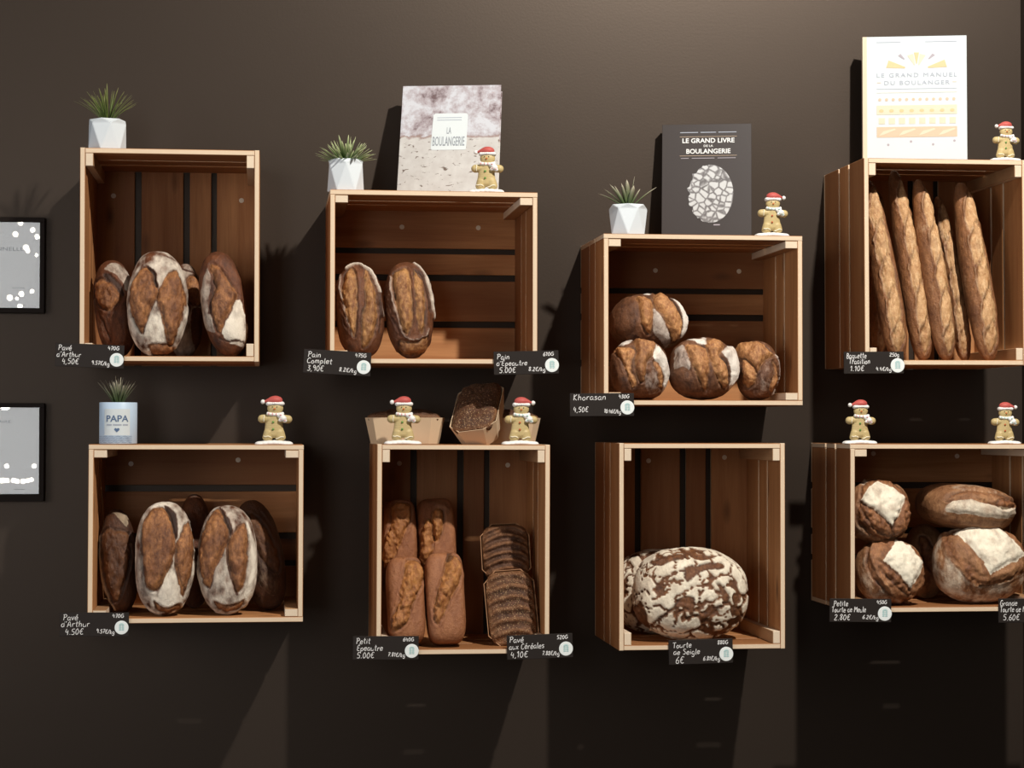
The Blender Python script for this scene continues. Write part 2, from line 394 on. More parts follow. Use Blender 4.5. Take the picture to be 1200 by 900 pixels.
ZOOM = dict(c1=(60, 270, 4.2857), c1b=(95, 280, 6), c1c=(190, 280, 6), c5=(60, 560, 3.75), c2=(350, 270, 3.75), c3=(680, 335, 6.4286),
            c3b=(775, 385, 7.5), c6=(400, 570, 4.0893), c7=(720, 635, 6.665), c8=(930, 540, 4.285), c8b=(1060, 555, 5.457),
            c4=(1010, 195, 3.83), c4b=(1090, 195, 3.83), c6t=(425, 400, 5.4545))
LOAVES = []
CORE = dict(sour=0.55, dark_sour=0.5, whole=0.78, khor=0.85, bag=0.95, tin=0.82, rye=0.75, meule=0.6)
def loaf(name, zm, box, y, thick, mat, feats, label, cat, group, floor=None, tilt=0.0, lean=12.0, k=2.2, flour=0.25,
         lump=0.05, taper=0.0, seed=1, sub=6, back=0.6, crackle=None, scale=1.0, parent=None, bend=0.0, arcs=None, dz=0.0, kxz=None):
    x0, y0, s = ZOOM[zm]
    cx, cy, ra, rb = box
    U, V = x0+cx/s, y0+cy/s
    m = mpp(U, V, y)
    a, b = ra/s*m*scale, rb/s*m*scale/math.cos(R(lean))*1.0
    th = R(tilt)
    def loc(pts):       # photo marks -> the loaf's own width and length, in metres
        q = np.array(pts, float)-np.array([cx, cy]); q[:, 1] *= -1
        c, sn = math.cos(th), math.sin(th)
        return np.stack([(q[:, 0]*c-q[:, 1]*sn)/ra*a, (q[:, 0]*sn+q[:, 1]*c)/rb*b], 1)
    n, faces = ico(sub)
    kz = kxz or k
    rr = ((np.abs(n[:, 0])**kz+np.abs(n[:, 2])**kz)**(k/kz)+np.abs(n[:, 1])**k)**(-1.0/k)
    S = n*rr[:, None]
    P = S*np.array([a, 1, b]); P[:, 1] = np.where(S[:, 1] < 0, S[:, 1]*thick, S[:, 1]*thick*back)
    P[:, 0] *= 1+taper*(P[:, 2]/b)
    P[:, 0] += bend*(P[:, 2]/b)**2
    N = S/np.array([a, thick, b]); N /= np.linalg.norm(N, axis=1)[:, None]
    sz = max(a, b)
    h = fbm(P/sz*1.7, seed, 3)*lump*min(a, b)*1.2
    fr = sstep(0.25, -0.02, S[:, 1])
    Q = P[:, [0, 2]].copy()
    if bend: Q[:, 0] -= bend*(P[:, 2]/b)**2
    wob = np.stack([fbm(P*70, seed+31, 3), fbm(P*70, seed+57, 3)], 1)*0.0045
    Q = Q+wob
    fl = np.full(len(P), flour)*(0.78+0.55*fbm(P*30, seed+3, 3)+0.55*fbm(P*np.array([85, 70, 40]), seed+66, 3)); fl = fl*(0.35+0.65*fr)
    cbm = np.zeros(len(P)); dk = np.zeros(len(P))
    rough = fbm(P*120, seed+8, 3); streak = fbm(P*np.array([75, 60, 26]), seed+44, 3); mott = fbm(P*np.array([52, 40, 30]), seed+61, 4)*1.6
    for ft in feats:
        kind = ft[0]; pts = loc(ft[1]); o = dict(ft[2]) if len(ft) > 2 else {}
        if kind in ('burst', 'flour', 'dark', 'crust'):
            pl = catmull(pts) if o.get('smooth', 1) else pts
            d = seg_dist(Q, pl, True); sd = np.where(inside(Q, pl), d, -d)
            w = o.get('w', 0.0016); mm = sstep(-w, w, sd)*fr
            hb = o.get('h', 0.004)
            h = h+hb*sstep(0, o.get('hw', 0.014), sd)*fr
            if kind == 'burst':
                core = o.get('core', CORE.get(mat, 0.7)); cv = np.clip(core+(1-core)*np.exp(-np.maximum(sd, 0)/0.008)+0.75*(1.15-core)*mott, 0, 1)
                cbm = np.maximum(cbm*(1-mm), mm*o.get('c', 1.0)*cv); fl = fl*(1-mm)+mm*o.get('fl', 0.0)
                h = h+mm*(rough*o.get('rough', 0.0035)+streak*o.get('rough', 0.0035)*1.1)
                gw = o.get('gw', 0.0026); g = np.exp(-((sd-0.0005)/gw)**2)*fr
                h = h-g*o.get('g', 0.0026); dk = np.maximum(dk*(1-mm*0.9), g*o.get('gd', 0.72)*(0.6+0.7*vn(P*90, seed+4)))
                rim = np.exp(-((sd+0.0045)/0.003)**2)*fr*(1-mm); h = h+rim*o.get('rim', 0.0018); fl = np.maximum(fl, rim*o.get('rimf', 0.3 if flour > 0.05 else 0.0))
            elif kind == 'flour':
                fl = fl*(1-mm)+mm*o.get('v', 0.85)*(0.92+0.35*fbm(P*45, seed+12, 2)+0.3*fbm(P*np.array([90, 70, 45]), seed+13, 3)); cbm = cbm*(1-mm); dk = dk*(1-mm)
            elif kind == 'dark':
                dk = np.maximum(dk, mm*o.get('v', 0.75)); fl = fl*(1-mm); h = h-mm*o.get('d', 0.004)
            else:
                fl = fl*(1-mm)+mm*o.get('fl', 0.0); cbm = cbm*(1-mm); dk = dk*(1-mm)
        elif kind == 'ear':
            pl = catmull(pts, False); d = seg_dist(Q, pl, False); w = o.get('w', 0.004)
            e = np.exp(-(d/w)**2)*fr; h = h+e*o.get('h', 0.006); v = o.get('v', 0.6)
            fl = fl*(1-e)+e*v; cbm = cbm*(1-0.8*e)
            dk = dk*(1-e)
        elif kind == 'line':
            pl = catmull(pts, False); d = seg_dist(Q, pl, False); w = o.get('w', 0.0018)
            e = np.exp(-(d/w)**2)*fr; h = h-e*o.get('d', 0.002); dk = np.maximum(dk, e*o.get('v', 0.7)); fl = fl*(1-e)
    if crackle:
        sc_, amt, wd = crackle
        W = P*sc_+np.stack([fbm(P*26, seed+70, 3), fbm(P*26, seed+71, 3), fbm(P*26, seed+72, 3)], 1)*0.75
        d1, d2 = worley(W, seed); e = d2-d1
        thr = wd*(0.55+1.3*np.clip(0.5+vn(P*18, seed+81), 0, 1))
        plate = sstep(thr*0.5, thr, e)
        d1b, d2b = worley(W*2.3+4.3, seed+3); pl2 = sstep(0.0, 0.05, (d2b-d1b)+0.16*(vn(P*16, seed+90)+0.50))
        plate2 = plate*pl2
        free = 1-cbm
        h = h+free*(plate-1)*0.0055*amt+free*(pl2-1)*0.0012
        cbm = np.maximum(cbm, (1-plate2)); fl = plate2*free*(0.78+0.25*fbm(P*35, seed+6, 2)); 
        dk = np.maximum(dk, (1-sstep(0, thr*0.45, e))*0.35*free)
    if arcs:                                    # slashed ridges across a seeded crust
        per, curv, hh = arcs
        ph = (P[:, 2]+curv*P[:, 0]**2/a-0.25*P[:, 0])/per+0.35*fbm(P*20, seed+2, 2)
        wv = np.cos(ph*2*math.pi); h = h+hh*wv*fr
        cbm = np.maximum(cbm, sstep(0.15, 0.9, wv)*0.55*fr)
    h = h+rough*0.0009
    P = P+N*h[:, None]
    Mx = Matrix.Rotation(th, 4, 'Y') @ Matrix.Rotation(R(-lean), 4, 'X')
    C = at(U, V, y)
    A = np.array(Mx.to_3x3()); W = P@A.T
    if floor is not None:
        nz = floor-W[:, 2].min()
        print('LOAF', label[:40], 'shift %.3f' % (nz-C.z)); C.z = nz
    C.z += dz
    me = bpy.data.meshes.new(name); me.from_pydata(P.tolist(), [], faces)
    me.polygons.foreach_set('use_smooth', np.ones(len(faces), bool))
    at_ = me.color_attributes.new('bake', 'FLOAT_COLOR', 'POINT')
    col = np.stack([np.clip(fl, 0, 1), np.clip(cbm, 0, 1), np.clip(dk, 0, 1), np.ones(len(P))], 1).astype(np.float32)
    at_.data.foreach_set('color', col.ravel()); me.update()
    o = link(name, me, M[mat], parent)
    if parent is None:
        o.matrix_world = Matrix.Translation(C) @ Mx
        tag(o, label, cat, group)
    LOAVES.append(o)
    return o, C, Mx, (a, b)
# ------------------------------------------------------------------ the room
def slab(name, lo, hi, mat):
    b = MB(); b.box(lo, hi, ch=0); o = link(name, b.mesh(name, grain=False), mat); o['kind'] = 'structure'; return o
slab('wall_back', (-3.2, 0, 0), (2.06, 0.1, 4.6), M['wall'])
slab('wall_right', (1.993, -6.5, 0), (2.06, -0.0005, 4.6), M['wall_dark'])
slab('floor', (-3.2, -6.5, -0.06), (2.06, 0.1, 0.0), M['floor'])

# ------------------------------------------------------------------ crates
L0, S0, DEP, T = 0.50, 0.41375, 0.3529, 0.0122
GAP = 0.003                                            # air between crate and wall
CR = {1: ('p', -0.2247, 0.4004, 0.1046, 0.0055, -0.0006), 2: ('l', 0.3971, 0.3549, 0.0191, -0.0074, -0.0031),
      3: ('l', 1.0518, 0.2584, 0.0329, -0.0167, 0), 4: ('p', 1.661, 0.4060, 0.2042, 0.0042, 0.018),
      5: ('l', -0.1607, -0.2522, -0.0984, -0.003, 0.0079), 6: ('p', 0.4684, -0.293, -0.1846, 0.0014, -0.0023),
      7: ('p', 1.0483, -0.2895, -0.007, -0.0103, -0.0031), 8: ('l', 1.666, -0.2479, -0.0708, 0, -0.0057)}
BACK = {1: 1, 2: -1, 3: -1, 4: 1, 5: 1, 6: 1, 7: 1, 8: 1}   # order of the back boards
SCREW = {1: [(133, 229.5), (283, 235)], 2: [(471, 266), (560.5, 267)], 3: [(768, 317), (866, 318)], 5: [(153.5, 543.5), (279, 539)],
         6: [(468, 543), (595, 545)], 7: [(760, 540), (849, 536)], 8: [(1023.5, 531.5), (1121.5, 534.5)], 4: []}
CLAB = {1: 'upright slatted pine crate holding the floury oval loaves, under the top left faceted pot',
        2: 'wide slatted pine crate holding two ribbed oval loaves, under the crust-photo book',
        3: 'wide slatted pine crate holding four round split loaves, under the dark brown book',
        4: 'upright slatted pine crate full of baguettes, under the white book',
        5: 'wide slatted pine crate holding a row of oval loaves, under the blue pot',
        6: 'upright slatted pine crate holding brick-shaped and seeded loaves',
        7: 'upright slatted pine crate holding two big cracked rye loaves, nothing on top',
        8: 'wide pine crate holding round loaves with floury square tops'}
CT = {}
for k, (ori, cx, cz, rot, ew, eh) in CR.items():
    random.seed(100+k)
    W, H = (S0, L0) if ori == 'p' else (L0, S0)
    W *= 1+ew; H *= 1+eh
    rz = -R(rot)
    # base = middle of the underside, at the wall side
    base = Vector((cx+math.sin(-rz)*H/2, -GAP, cz-math.cos(rz)*H/2+ZO))
    root = thing('wooden_crate', base, CLAB[k], 'crate', 'wall crates displaying bread', (0, rz, 0))
    bt = 0.010                                           # back boards
    y0, y1 = -DEP+GAP, -bt                               # side frames run from front to the back boards
    segs = [(y0, y0+0.121), (y0+0.1325, y0+0.2075), (y0+0.219, y1)]
    dpt = {}
    def side(name, x0, x1, za, zb, vert):
        b = MB()
        for (a, c) in segs:
            if vert: b.box((x0, a, za), (x1, c, zb), axis=2, thin=0)
            else: b.box((za, a, x0), (zb, c, x1), axis=0, thin=2)
        return link(name, b.mesh(name), M['wood'], root)
    if ori == 'p':
        side('side_panel', -W/2, -W/2+T, 0, H, True); side('side_panel', W/2-T, W/2, 0, H, True)
        side('top_panel', H-T-0.0005, H-0.0005, -W/2+T, W/2-T, False); side('bottom_panel', 0.0005, T+0.0005, -W/2+T, W/2-T, False)
    else:
        side('top_panel', H-T, H, -W/2, W/2, False); side('bottom_panel', 0, T, -W/2, W/2, False)
        side('side_panel', -W/2, -W/2+T, T, H-T, True); side('side_panel', W/2-T, W/2, T, H-T, True)
    bw, bh = (0.0185, 0.030) if ori == 'p' else (0.030, 0.0185)
    for sx in (-1, 1):
        for sz in (0, 1):
            xa = sx*(W/2-T); xb = sx*(W/2-T-bw); za = T+0.0005 if sz == 0 else H-T-0.0005-bh
            b = MB(); b.box((min(xa, xb), y0+0.0008, za), (max(xa, xb), y1, za+bh), axis=1, thin=0 if ori == 'p' else 2)
            link('corner_batten', b.mesh('corner_batten'), M['endgrain'], root)
    b = MB(); acc = 0; widths = [0.1035, 0.0165, 0.103, 0.0165, 0.0525, 0.0145, 0.107]; tot = sum(widths)
    span = W if ori == 'p' else H
    for i, w in enumerate(widths):
        w *= span/tot
        if i % 2 == 0:
            if ori == 'p':
                a, c = -W/2+acc, -W/2+acc+w
                if BACK[k] < 0: a, c = -c, -a
                b.box((a, -bt, 0), (c, 0, H), axis=2, thin=1)
            else:
                a, c = H-acc-w, H-acc
                if BACK[k] < 0: a, c = acc, acc+w
                b.box((-W/2, -bt, a), (W/2, 0, c), axis=0, thin=1)
        acc += w
    link('back_panel', b.mesh('back_panel'), M['wood'], root)
    inv = (Matrix.Translation(base) @ Matrix.Rotation(rz, 4, 'Y')).inverted()
    for (u, v) in SCREW[k]:
        p = inv @ at(u, v, -GAP-bt)
        me = join_meshes('screw', [(disc('s', (p.x, -bt-0.0007, p.z), 0.0062, 0.0014), Matrix()), (disc('s', (p.x, -bt-0.0022, p.z), 0.0034, 0.002), Matrix())])
        link('screw', me, M['screw'], root)
    CT[k] = dict(base=base, rz=rz, W=W, H=H, fl=cz+ZO-H/2+T, top=cz+ZO+H/2)
def ctop(k, x):  # height of a crate's top face at world x
    c = CT[k]; return c['top']-math.tan(c['rz'])*(x-CR[k][1])+0.0004
FLR = {k: CT[k]['fl']+0.0012 for k in CT}

# ------------------------------------------------------------------ loaves
G1 = 'floury oval loaves in the upper left crate'
loaf('bread_loaf', 'c1b', (240, 420, 146, 350), -0.215, 0.05, 'sour', [
    ('flour', [(165, 165), (215, 110), (290, 130), (375, 230), (330, 330), (300, 270), (240, 200)], dict(v=0.62)),
    ('burst', [(95, 290), (150, 235), (240, 290), (298, 375), (270, 440), (210, 480), (150, 450), (110, 380)], dict(h=0.008)),
    ('dark', [(160, 210), (205, 200), (270, 260), (318, 330), (305, 370), (250, 290), (190, 245)], dict(v=0.8)),
    ('crust', [(290, 400), (350, 380), (360, 600), (320, 740), (240, 680), (200, 540)]),
    ('line', [(110, 420), (150, 520), (190, 610), (230, 690)]),
    ('flour', [(80, 330), (110, 420), (150, 540), (220, 700), (170, 720), (100, 520)], dict(v=0.3))],
    'brown oval loaf with a dark gash, leftmost in the upper left crate', 'bread', G1, FLR[1], tilt=-6, lean=12, seed=11, k=2.3, flour=0.1)
loaf('bread_loaf', 'c1', (532, 356, 150, 270), -0.282, 0.062, 'sour', [
    ('burst', [(462, 190), (510, 215), (533, 290), (545, 345), (505, 430), (466, 530), (430, 480), (402, 400), (398, 310), (418, 240)], dict(h=0.010)),
    ('burst', [(622, 200), (658, 262), (675, 345), (662, 450), (625, 560), (598, 585), (574, 520), (560, 440), (536, 360), (575, 260)], dict(h=0.009)),
    ('dark', [(480, 185), (520, 215), (545, 300), (528, 300), (508, 235)], dict(v=0.85)),
    ('line', [(565, 400), (575, 470), (595, 560)]),
    ('burst', [(500, 590), (560, 580), (620, 590), (600, 625), (520, 625)], dict(h=0.002, c=0.7)),
    ('crust', [(520, 115), (580, 118), (620, 150), (580, 135)], dict(fl=0.35))],
    'large oval loaf with a white floury V at its top, upper left crate', 'bread', G1, FLR[1], lean=11, seed=12, k=2.25, flour=0.72)
loaf('bread_loaf', 'c1', (672, 362, 88, 245), -0.125, 0.055, 'sour', [
    ('burst', [(700, 195), (740, 200), (760, 270), (745, 350), (700, 340), (682, 300), (682, 240)], dict(h=0.008)),
    ('burst', [(625, 260), (650, 350), (640, 500), (610, 540), (600, 400)], dict(h=0.006)),
    ('line', [(618, 150), (660, 160), (715, 175)]),
    ('crust', [(710, 380), (760, 380), (760, 580), (715, 520)])],
    'pale floury loaf half hidden behind the large one in the upper left crate', 'bread', G1, FLR[1], lean=8, seed=13, flour=0.62)
loaf('bread_loaf', 'c1', (866, 372, 114, 268), -0.285, 0.056, 'sour', [
    ('burst', [(800, 190), (850, 210), (905, 290), (940, 365), (890, 460), (852, 545), (815, 450), (808, 380), (828, 310)], dict(h=0.009)),
    ('flour', [(788, 210), (760, 290), (750, 380), (775, 500), (830, 540), (808, 440), (800, 370), (815, 290)], dict(v=0.55)),
    ('crust', [(800, 130), (880, 120), (960, 240), (985, 400), (945, 365), (880, 220), (800, 185)]),
    ('flour', [(945, 370), (985, 480), (985, 570), (960, 600), (900, 590), (865, 540), (900, 460)], dict(v=0.92)),
    ('line', [(820, 280), (835, 320), (812, 370), (806, 440)], dict(w=0.004)),
    ('line', [(850, 570), (900, 580), (970, 575)])],
    'oval loaf with a white wedge low on its right, upper left crate', 'bread', G1, FLR[1], tilt=-9, lean=12, seed=14, flour=0.12, k=2.3)
loaf('bread_loaf', 'c1', (890, 345, 95, 232), -0.10, 0.05, 'dark_sour', [
    ('flour', [(775, 120), (830, 110), (880, 160), (840, 175), (790, 170)], dict(v=0.25))],
    'dark crusted loaf behind the rightmost loaf of the upper left crate', 'bread', G1, FLR[1], tilt=-8, lean=6, seed=15, flour=0.05)

G2 = 'ribbed oval loaves in the two-loaf crate'
ribsA = [('ear', [(160+i*4, 215+i*38), (180+i*4, 255+i*42), (205+i*4, 300+i*44)], dict(h=0.0025, w=0.0022, v=0.35)) for i in range(5)]
loaf('bread_loaf', 'c2', (268, 348, 106, 210), -0.265, 0.058, 'whole', ribsA+[
    ('burst', [(205, 190), (245, 185), (255, 330), (243, 480), (212, 400), (192, 290)], dict(h=0.009)),
    ('burst', [(288, 180), (320, 230), (342, 330), (340, 420), (312, 500), (275, 520), (272, 420), (288, 320)], dict(h=0.009)),
    ('ear', [(215, 170), (262, 153), (310, 190), (342, 260), (362, 380)], dict(h=0.007, w=0.0036, v=0.75)),
    ('ear', [(190, 200), (186, 270), (205, 370), (235, 480)], dict(h=0.004, w=0.002, v=0.5)),
    ('line', [(346, 290), (355, 380), (350, 450)], dict(w=0.003))],
    'ribbed oval loaf, left one of the pair under the crust-photo book', 'bread', G2, FLR[2], tilt=-3, lean=11, seed=21, flour=0.10, k=2.35)
ribsB = [('ear', [(372+i*3, 215+i*36), (392+i*4, 262+i*40), (415+i*4, 300+i*42)], dict(h=0.0025, w=0.0022, v=0.35)) for i in range(5)]
loaf('bread_loaf', 'c2', (484, 350, 105, 212), -0.265, 0.058, 'whole', ribsB+[
    ('burst', [(410, 215), (440, 190), (478, 190), (494, 300), (492, 430), (465, 480), (432, 400), (415, 300)], dict(h=0.010)),
    ('burst', [(505, 190), (535, 230), (552, 320), (548, 430), (530, 475), (512, 400), (508, 290)], dict(h=0.007)),
    ('dark', [(525, 190), (560, 230), (580, 330), (575, 380), (556, 300), (545, 240)], dict(v=0.7)),
    ('ear', [(505, 152), (545, 195), (572, 270), (588, 390)], dict(h=0.006, w=0.0036, v=0.7)),
    ('ear', [(405, 220), (412, 320), (440, 430), (470, 490), (530, 490), (565, 450)], dict(h=0.005, w=0.0026, v=0.45)),
    ('burst', [(440, 500), (500, 510), (560, 480), (560, 540), (500, 555), (445, 545)], dict(h=0.003, c=0.6))],
    'ribbed oval loaf, right one of the pair under the crust-photo book', 'bread', G2, FLR[2], tilt=-4, lean=11, seed=22, flour=0.10, k=2.35)

G3 = 'round split loaves in the crate under the dark brown book'
loaf('bread_loaf', 'c3', (441, 628, 222, 222), -0.27, 0.066, 'khor', [
    ('burst', [(255, 470), (330, 480), (385, 500), (370, 560), (350, 640), (385, 740), (360, 790), (320, 700), (290, 600), (255, 520)], dict(h=0.007, c=1)),
    ('burst', [(385, 430), (450, 405), (530, 440), (550, 500), (500, 570), (470, 600), (450, 740), (400, 730), (370, 620), (390, 520)], dict(h=0.012, c=0.7, fl=0.22)),
    ('flour', [(535, 465), (620, 540), (665, 640), (650, 720), (600, 800), (605, 700), (570, 630), (520, 575)], dict(v=0.95, h=0.008)),
    ('burst', [(530, 590), (580, 640), (600, 720), (585, 790), (545, 700), (520, 620)], dict(h=0.003)),
    ('flour', [(470, 600), (520, 610), (560, 720), (570, 800), (500, 830), (450, 760)], dict(v=0.42)),
    ('flour', [(270, 440), (340, 410), (390, 400), (370, 440), (310, 470)], dict(v=0.9)),
    ('crust', [(215, 560), (270, 570), (350, 790), (380, 850), (260, 820)], dict(fl=0.05))],
    'round split loaf with a white crescent, directly under the stacked one', 'bread', G3, FLR[3], lean=8, seed=31, flour=0.2, k=2.3)
loaf('bread_loaf', 'c3b', (358, 365, 298, 262), -0.265, 0.075, 'khor', [
    ('burst', [(180, 190), (250, 180), (340, 220), (365, 320), (350, 450), (345, 585), (290, 520), (235, 400), (195, 300)], dict(h=0.010)),
    ('burst', [(345, 190), (400, 130), (510, 165), (500, 230), (465, 290), (520, 380), (545, 480), (500, 560), (430, 480), (375, 330)], dict(h=0.011)),
    ('flour', [(370, 340), (400, 400), (430, 480), (500, 560), (430, 610), (350, 600), (352, 480)], dict(v=0.33)),
    ('flour', [(520, 215), (600, 150), (665, 130), (655, 260), (668, 380), (640, 470), (560, 560), (560, 450), (540, 340), (485, 260)], dict(v=0.95, h=0.009)),
    ('dark', [(465, 290), (520, 330), (558, 430), (555, 520), (525, 420), (490, 350)], dict(v=0.6)),
    ('flour', [(215, 110), (300, 120), (370, 110), (345, 190), (280, 175)], dict(v=0.9)),
    ('flour', [(85, 320), (110, 210), (165, 185), (190, 280), (215, 370), (170, 440), (110, 420)], dict(v=0.55)),
    ('crust', [(75, 420), (180, 400), (280, 590), (180, 600)], dict(fl=0.06))],
    'round split loaf with a broad white flap, middle of the front three', 'bread', G3, FLR[3], lean=8, seed=32, flour=0.25, k=2.3)
loaf('bread_loaf', 'c3b', (834, 370, 174, 252), -0.26, 0.066, 'khor', [
    ('burst', [(668, 160), (720, 120), (840, 150), (900, 220), (960, 260), (900, 290), (830, 350), (790, 420), (760, 370), (700, 290), (665, 260)], dict(h=0.012, c=0.9)),
    ('burst', [(680, 300), (740, 340), (790, 430), (750, 530), (700, 520), (675, 420)], dict(h=0.008)),
    ('flour', [(850, 350), (900, 310), (930, 420), (900, 540), (870, 600), (780, 600), (760, 520), (810, 440)], dict(v=0.36)),
    ('burst', [(930, 310), (980, 400), (985, 500), (930, 580), (905, 520), (935, 420)], dict(h=0.006)),
    ('ear', [(960, 260), (1000, 380), (1000, 500), (950, 580)], dict(h=0.005, w=0.003, v=0.6)),
    ('dark', [(750, 130), (810, 140), (830, 165), (790, 170)], dict(v=0.7))],
    'round split loaf, rightmost of the front three under the dark brown book', 'bread', G3, FLR[3], lean=8, seed=33, flour=0.2, k=2.35)
loaf('bread_loaf', 'c3', (507, 298, 288, 206), -0.20, 0.085, 'khor', [
    ('burst', [(395, 140), (450, 140), (505, 180), (508, 260), (500, 340), (480, 420), (420, 380), (400, 260)], dict(h=0.011)),
    ('burst', [(515, 150), (570, 100), (620, 140), (690, 240), (730, 320), (715, 420), (660, 460), (610, 370), (560, 280), (510, 220)], dict(h=0.012)),
    ('flour', [(510, 240), (550, 290), (600, 370), (640, 440), (630, 500), (560, 460), (500, 400)], dict(v=0.62)),
    ('flour', [(655, 110), (700, 140), (760, 220), (792, 310), (775, 390), (725, 425), (738, 350), (735, 270), (700, 190)], dict(v=0.97, h=0.010)),
    ('dark', [(620, 140), (660, 130), (730, 250), (735, 310), (690, 230), (640, 170)], dict(v=0.75)),
    ('flour', [(450, 105), (490, 90), (515, 105), (490, 135)], dict(v=0.8)),
    ('crust', [(220, 260), (300, 130), (380, 130), (410, 370), (300, 420), (220, 380)], dict(fl=0.08))],
    'round split loaf stacked on top of the other round loaves', 'bread', G3, None, lean=10, seed=34, flour=0.15, k=2.25, dz=0.005)

# baguettes: long slashes overlap down the front
G4 = 'baguettes standing in the upper right crate'
def baguette(zm, top, bot, wid, y, seed, label, lean, mat='bag', side=0.0):
    x0, y0 = top; x1, y1 = bot
    cx, cy = (x0+x1)/2, (y0+y1)/2; Ln = math.hypot(x1-x0, y1-y0); tl = math.degrees(math.atan2(x0-x1, y1-y0))
    ux, uy = (x1-x0)/Ln, (y1-y0)/Ln; px, py = -uy, ux          # across
    if px < 0: px, py = -px, -py
    ft = []; rnd = random.Random(seed)
    nS = 5
    for i in range(nS):
        t0 = 0.05+i*0.185; t1 = min(t0+0.27, 0.97)
        def P(t, w): return (x0+ux*Ln*t+px*w*wid, y0+uy*Ln*t+py*w*wid)
        s = side+rnd.uniform(-0.03, 0.03)
        ft.append(('burst', [P(t0, s+0.14), P(t0+0.07, s+0.30), P((t0+t1)/2, s+0.30), P(t1-0.05, s+0.14), P(t1, s-0.10), P(t1-0.08, s-0.28), P((t0+t1)/2, s-0.26), P(t0+0.04, s-0.06)], dict(h=0.0045, c=0.95, fl=0.30, gw=0.0022, gd=0.35, g=0.0016, rim=0.0015, rimf=0.25, rough=0.0012)))
        ft.append(('ear', [P(t0+0.03, s-0.05), P((t0+t1)/2-0.03, s-0.27), P(t1-0.05, s-0.26)], dict(h=0.004, w=0.0024, v=0.4)))
    loaf('baguette', zm, (cx, cy, wid/2, Ln/2), y, 0.036, mat, ft, label, 'baguette', G4, FLR[4], tilt=tl, lean=lean, seed=seed, flour=0.3, k=2.2, kxz=2.7, taper=-0.20, back=0.9, lump=0.10)
baguette('c4', (95, 95), (60, 845), 84, -0.15, 41, 'baguette mostly hidden in the left corner of its crate, behind the others', 12)
baguette('c4', (46, 62), (146, 852), 114, -0.285, 42, 'golden baguette leaning at the front left of the baguette crate', 9)
baguette('c4', (164, 48), (256, 877), 104, -0.265, 43, 'golden baguette, tallest one with a dark left flank and pale rounded tip', 9, side=0.1)
baguette('c4', (272, 84), (360, 874), 104, -0.290, 44, 'golden baguette in the middle of its crate with a floury grey left flank', 9, side=0.16)
baguette('c4b', (56, 145), (134, 868), 82, -0.205, 45, 'slim shaded baguette tucked behind between two front baguettes', 10)
baguette('c4b', (158, 98), (244, 874), 118, -0.275, 46, 'golden baguette standing alone at the right end of the row', 9, side=0.08)

G5 = 'floury oval loaves in the lower left crate'
loaf('bread_loaf', 'c5', (300, 372, 79, 228), -0.215, 0.052, 'dark_sour', [
    ('burst', [(228, 255), (290, 245), (350, 270), (352, 400), (325, 500), (295, 560), (255, 500), (235, 380)], dict(h=0.006)),
    ('flour', [(262, 162), (340, 165), (336, 232), (300, 200)], dict(v=0.75, smooth=0)),
    ('line', [(345, 250), (355, 350), (335, 480), (310, 560)]),
    ('ear', [(213, 260), (225, 400), (255, 520), (290, 585)], dict(h=0.003, w=0.003, v=0.7))],
    'dark oval loaf with a small tan triangle near its top, lower left crate', 'bread', G5, FLR[5], tilt=-5, lean=11, seed=51, flour=0.12, k=2.35)
loaf('bread_loaf', 'c5', (500, 368, 130, 250), -0.285, 0.062, 'sour', [
    ('burst', [(440, 165), (485, 150), (520, 180), (545, 260), (552, 330), (530, 420), (505, 470), (470, 520), (425, 500), (410, 420), (400, 330), (402, 240)], dict(h=0.010)),
    ('dark', [(500, 142), (545, 180), (560, 240), (552, 300), (540, 250), (515, 195)], dict(v=0.85)),
    ('burst', [(565, 290), (605, 215), (625, 290), (622, 420), (600, 520), (580, 540), (558, 450), (548, 370)], dict(h=0.008)),
    ('flour', [(515, 440), (545, 440), (582, 540), (580, 600), (520, 612), (470, 590), (480, 530)], dict(v=0.92)),
    ('flour', [(375, 350), (400, 350), (415, 480), (440, 560), (400, 560), (375, 450)], dict(v=0.5)),
    ('burst', [(455, 565), (480, 580), (515, 592), (560, 575), (575, 590), (520, 612), (470, 600)], dict(h=0.002, c=0.8)),
    ('line', [(548, 340), (560, 420), (590, 530)])],
    'large oval loaf with a thin white rim, second in the lower left crate', 'bread', G5, FLR[5], lean=11, seed=52, flour=0.75, k=2.4)
loaf('bread_loaf', 'c5', (628, 372, 80, 248), -0.11, 0.05, 'sour', [
    ('crust', [(590, 240), (660, 250), (690, 600), (580, 600)])],
    'loaf mostly hidden behind the two large ones in the lower left crate', 'bread', G5, FLR[5], lean=6, seed=53, flour=0.36)
loaf('bread_loaf', 'c5', (776, 371, 132, 238), -0.28, 0.062, 'sour', [
    ('burst', [(690, 195), (735, 155), (765, 215), (785, 280), (765, 340), (725, 420), (700, 500), (668, 470), (652, 380), (655, 290)], dict(h=0.010)),
    ('dark', [(742, 148), (778, 195), (795, 260), (786, 280), (764, 220)], dict(v=0.85)),
    ('burst', [(792, 285), (848, 222), (868, 290), (862, 420), (845, 500), (815, 520), (790, 430), (775, 340)], dict(h=0.009)),
    ('burst', [(715, 560), (760, 578), (810, 572), (850, 555), (835, 590), (785, 602), (735, 592)], dict(h=0.002, c=0.8)),
    ('line', [(775, 300), (785, 420), (820, 530)], dict(w=0.003)),
    ('flour', [(856, 215), (890, 290), (908, 400), (885, 520), (850, 560), (872, 440), (876, 300)], dict(v=0.98, h=0.004))],
    'large oval loaf with a white band down its right edge, lower left crate', 'bread', G5, FLR[5], lean=11, seed=54, flour=0.68, k=2.35)
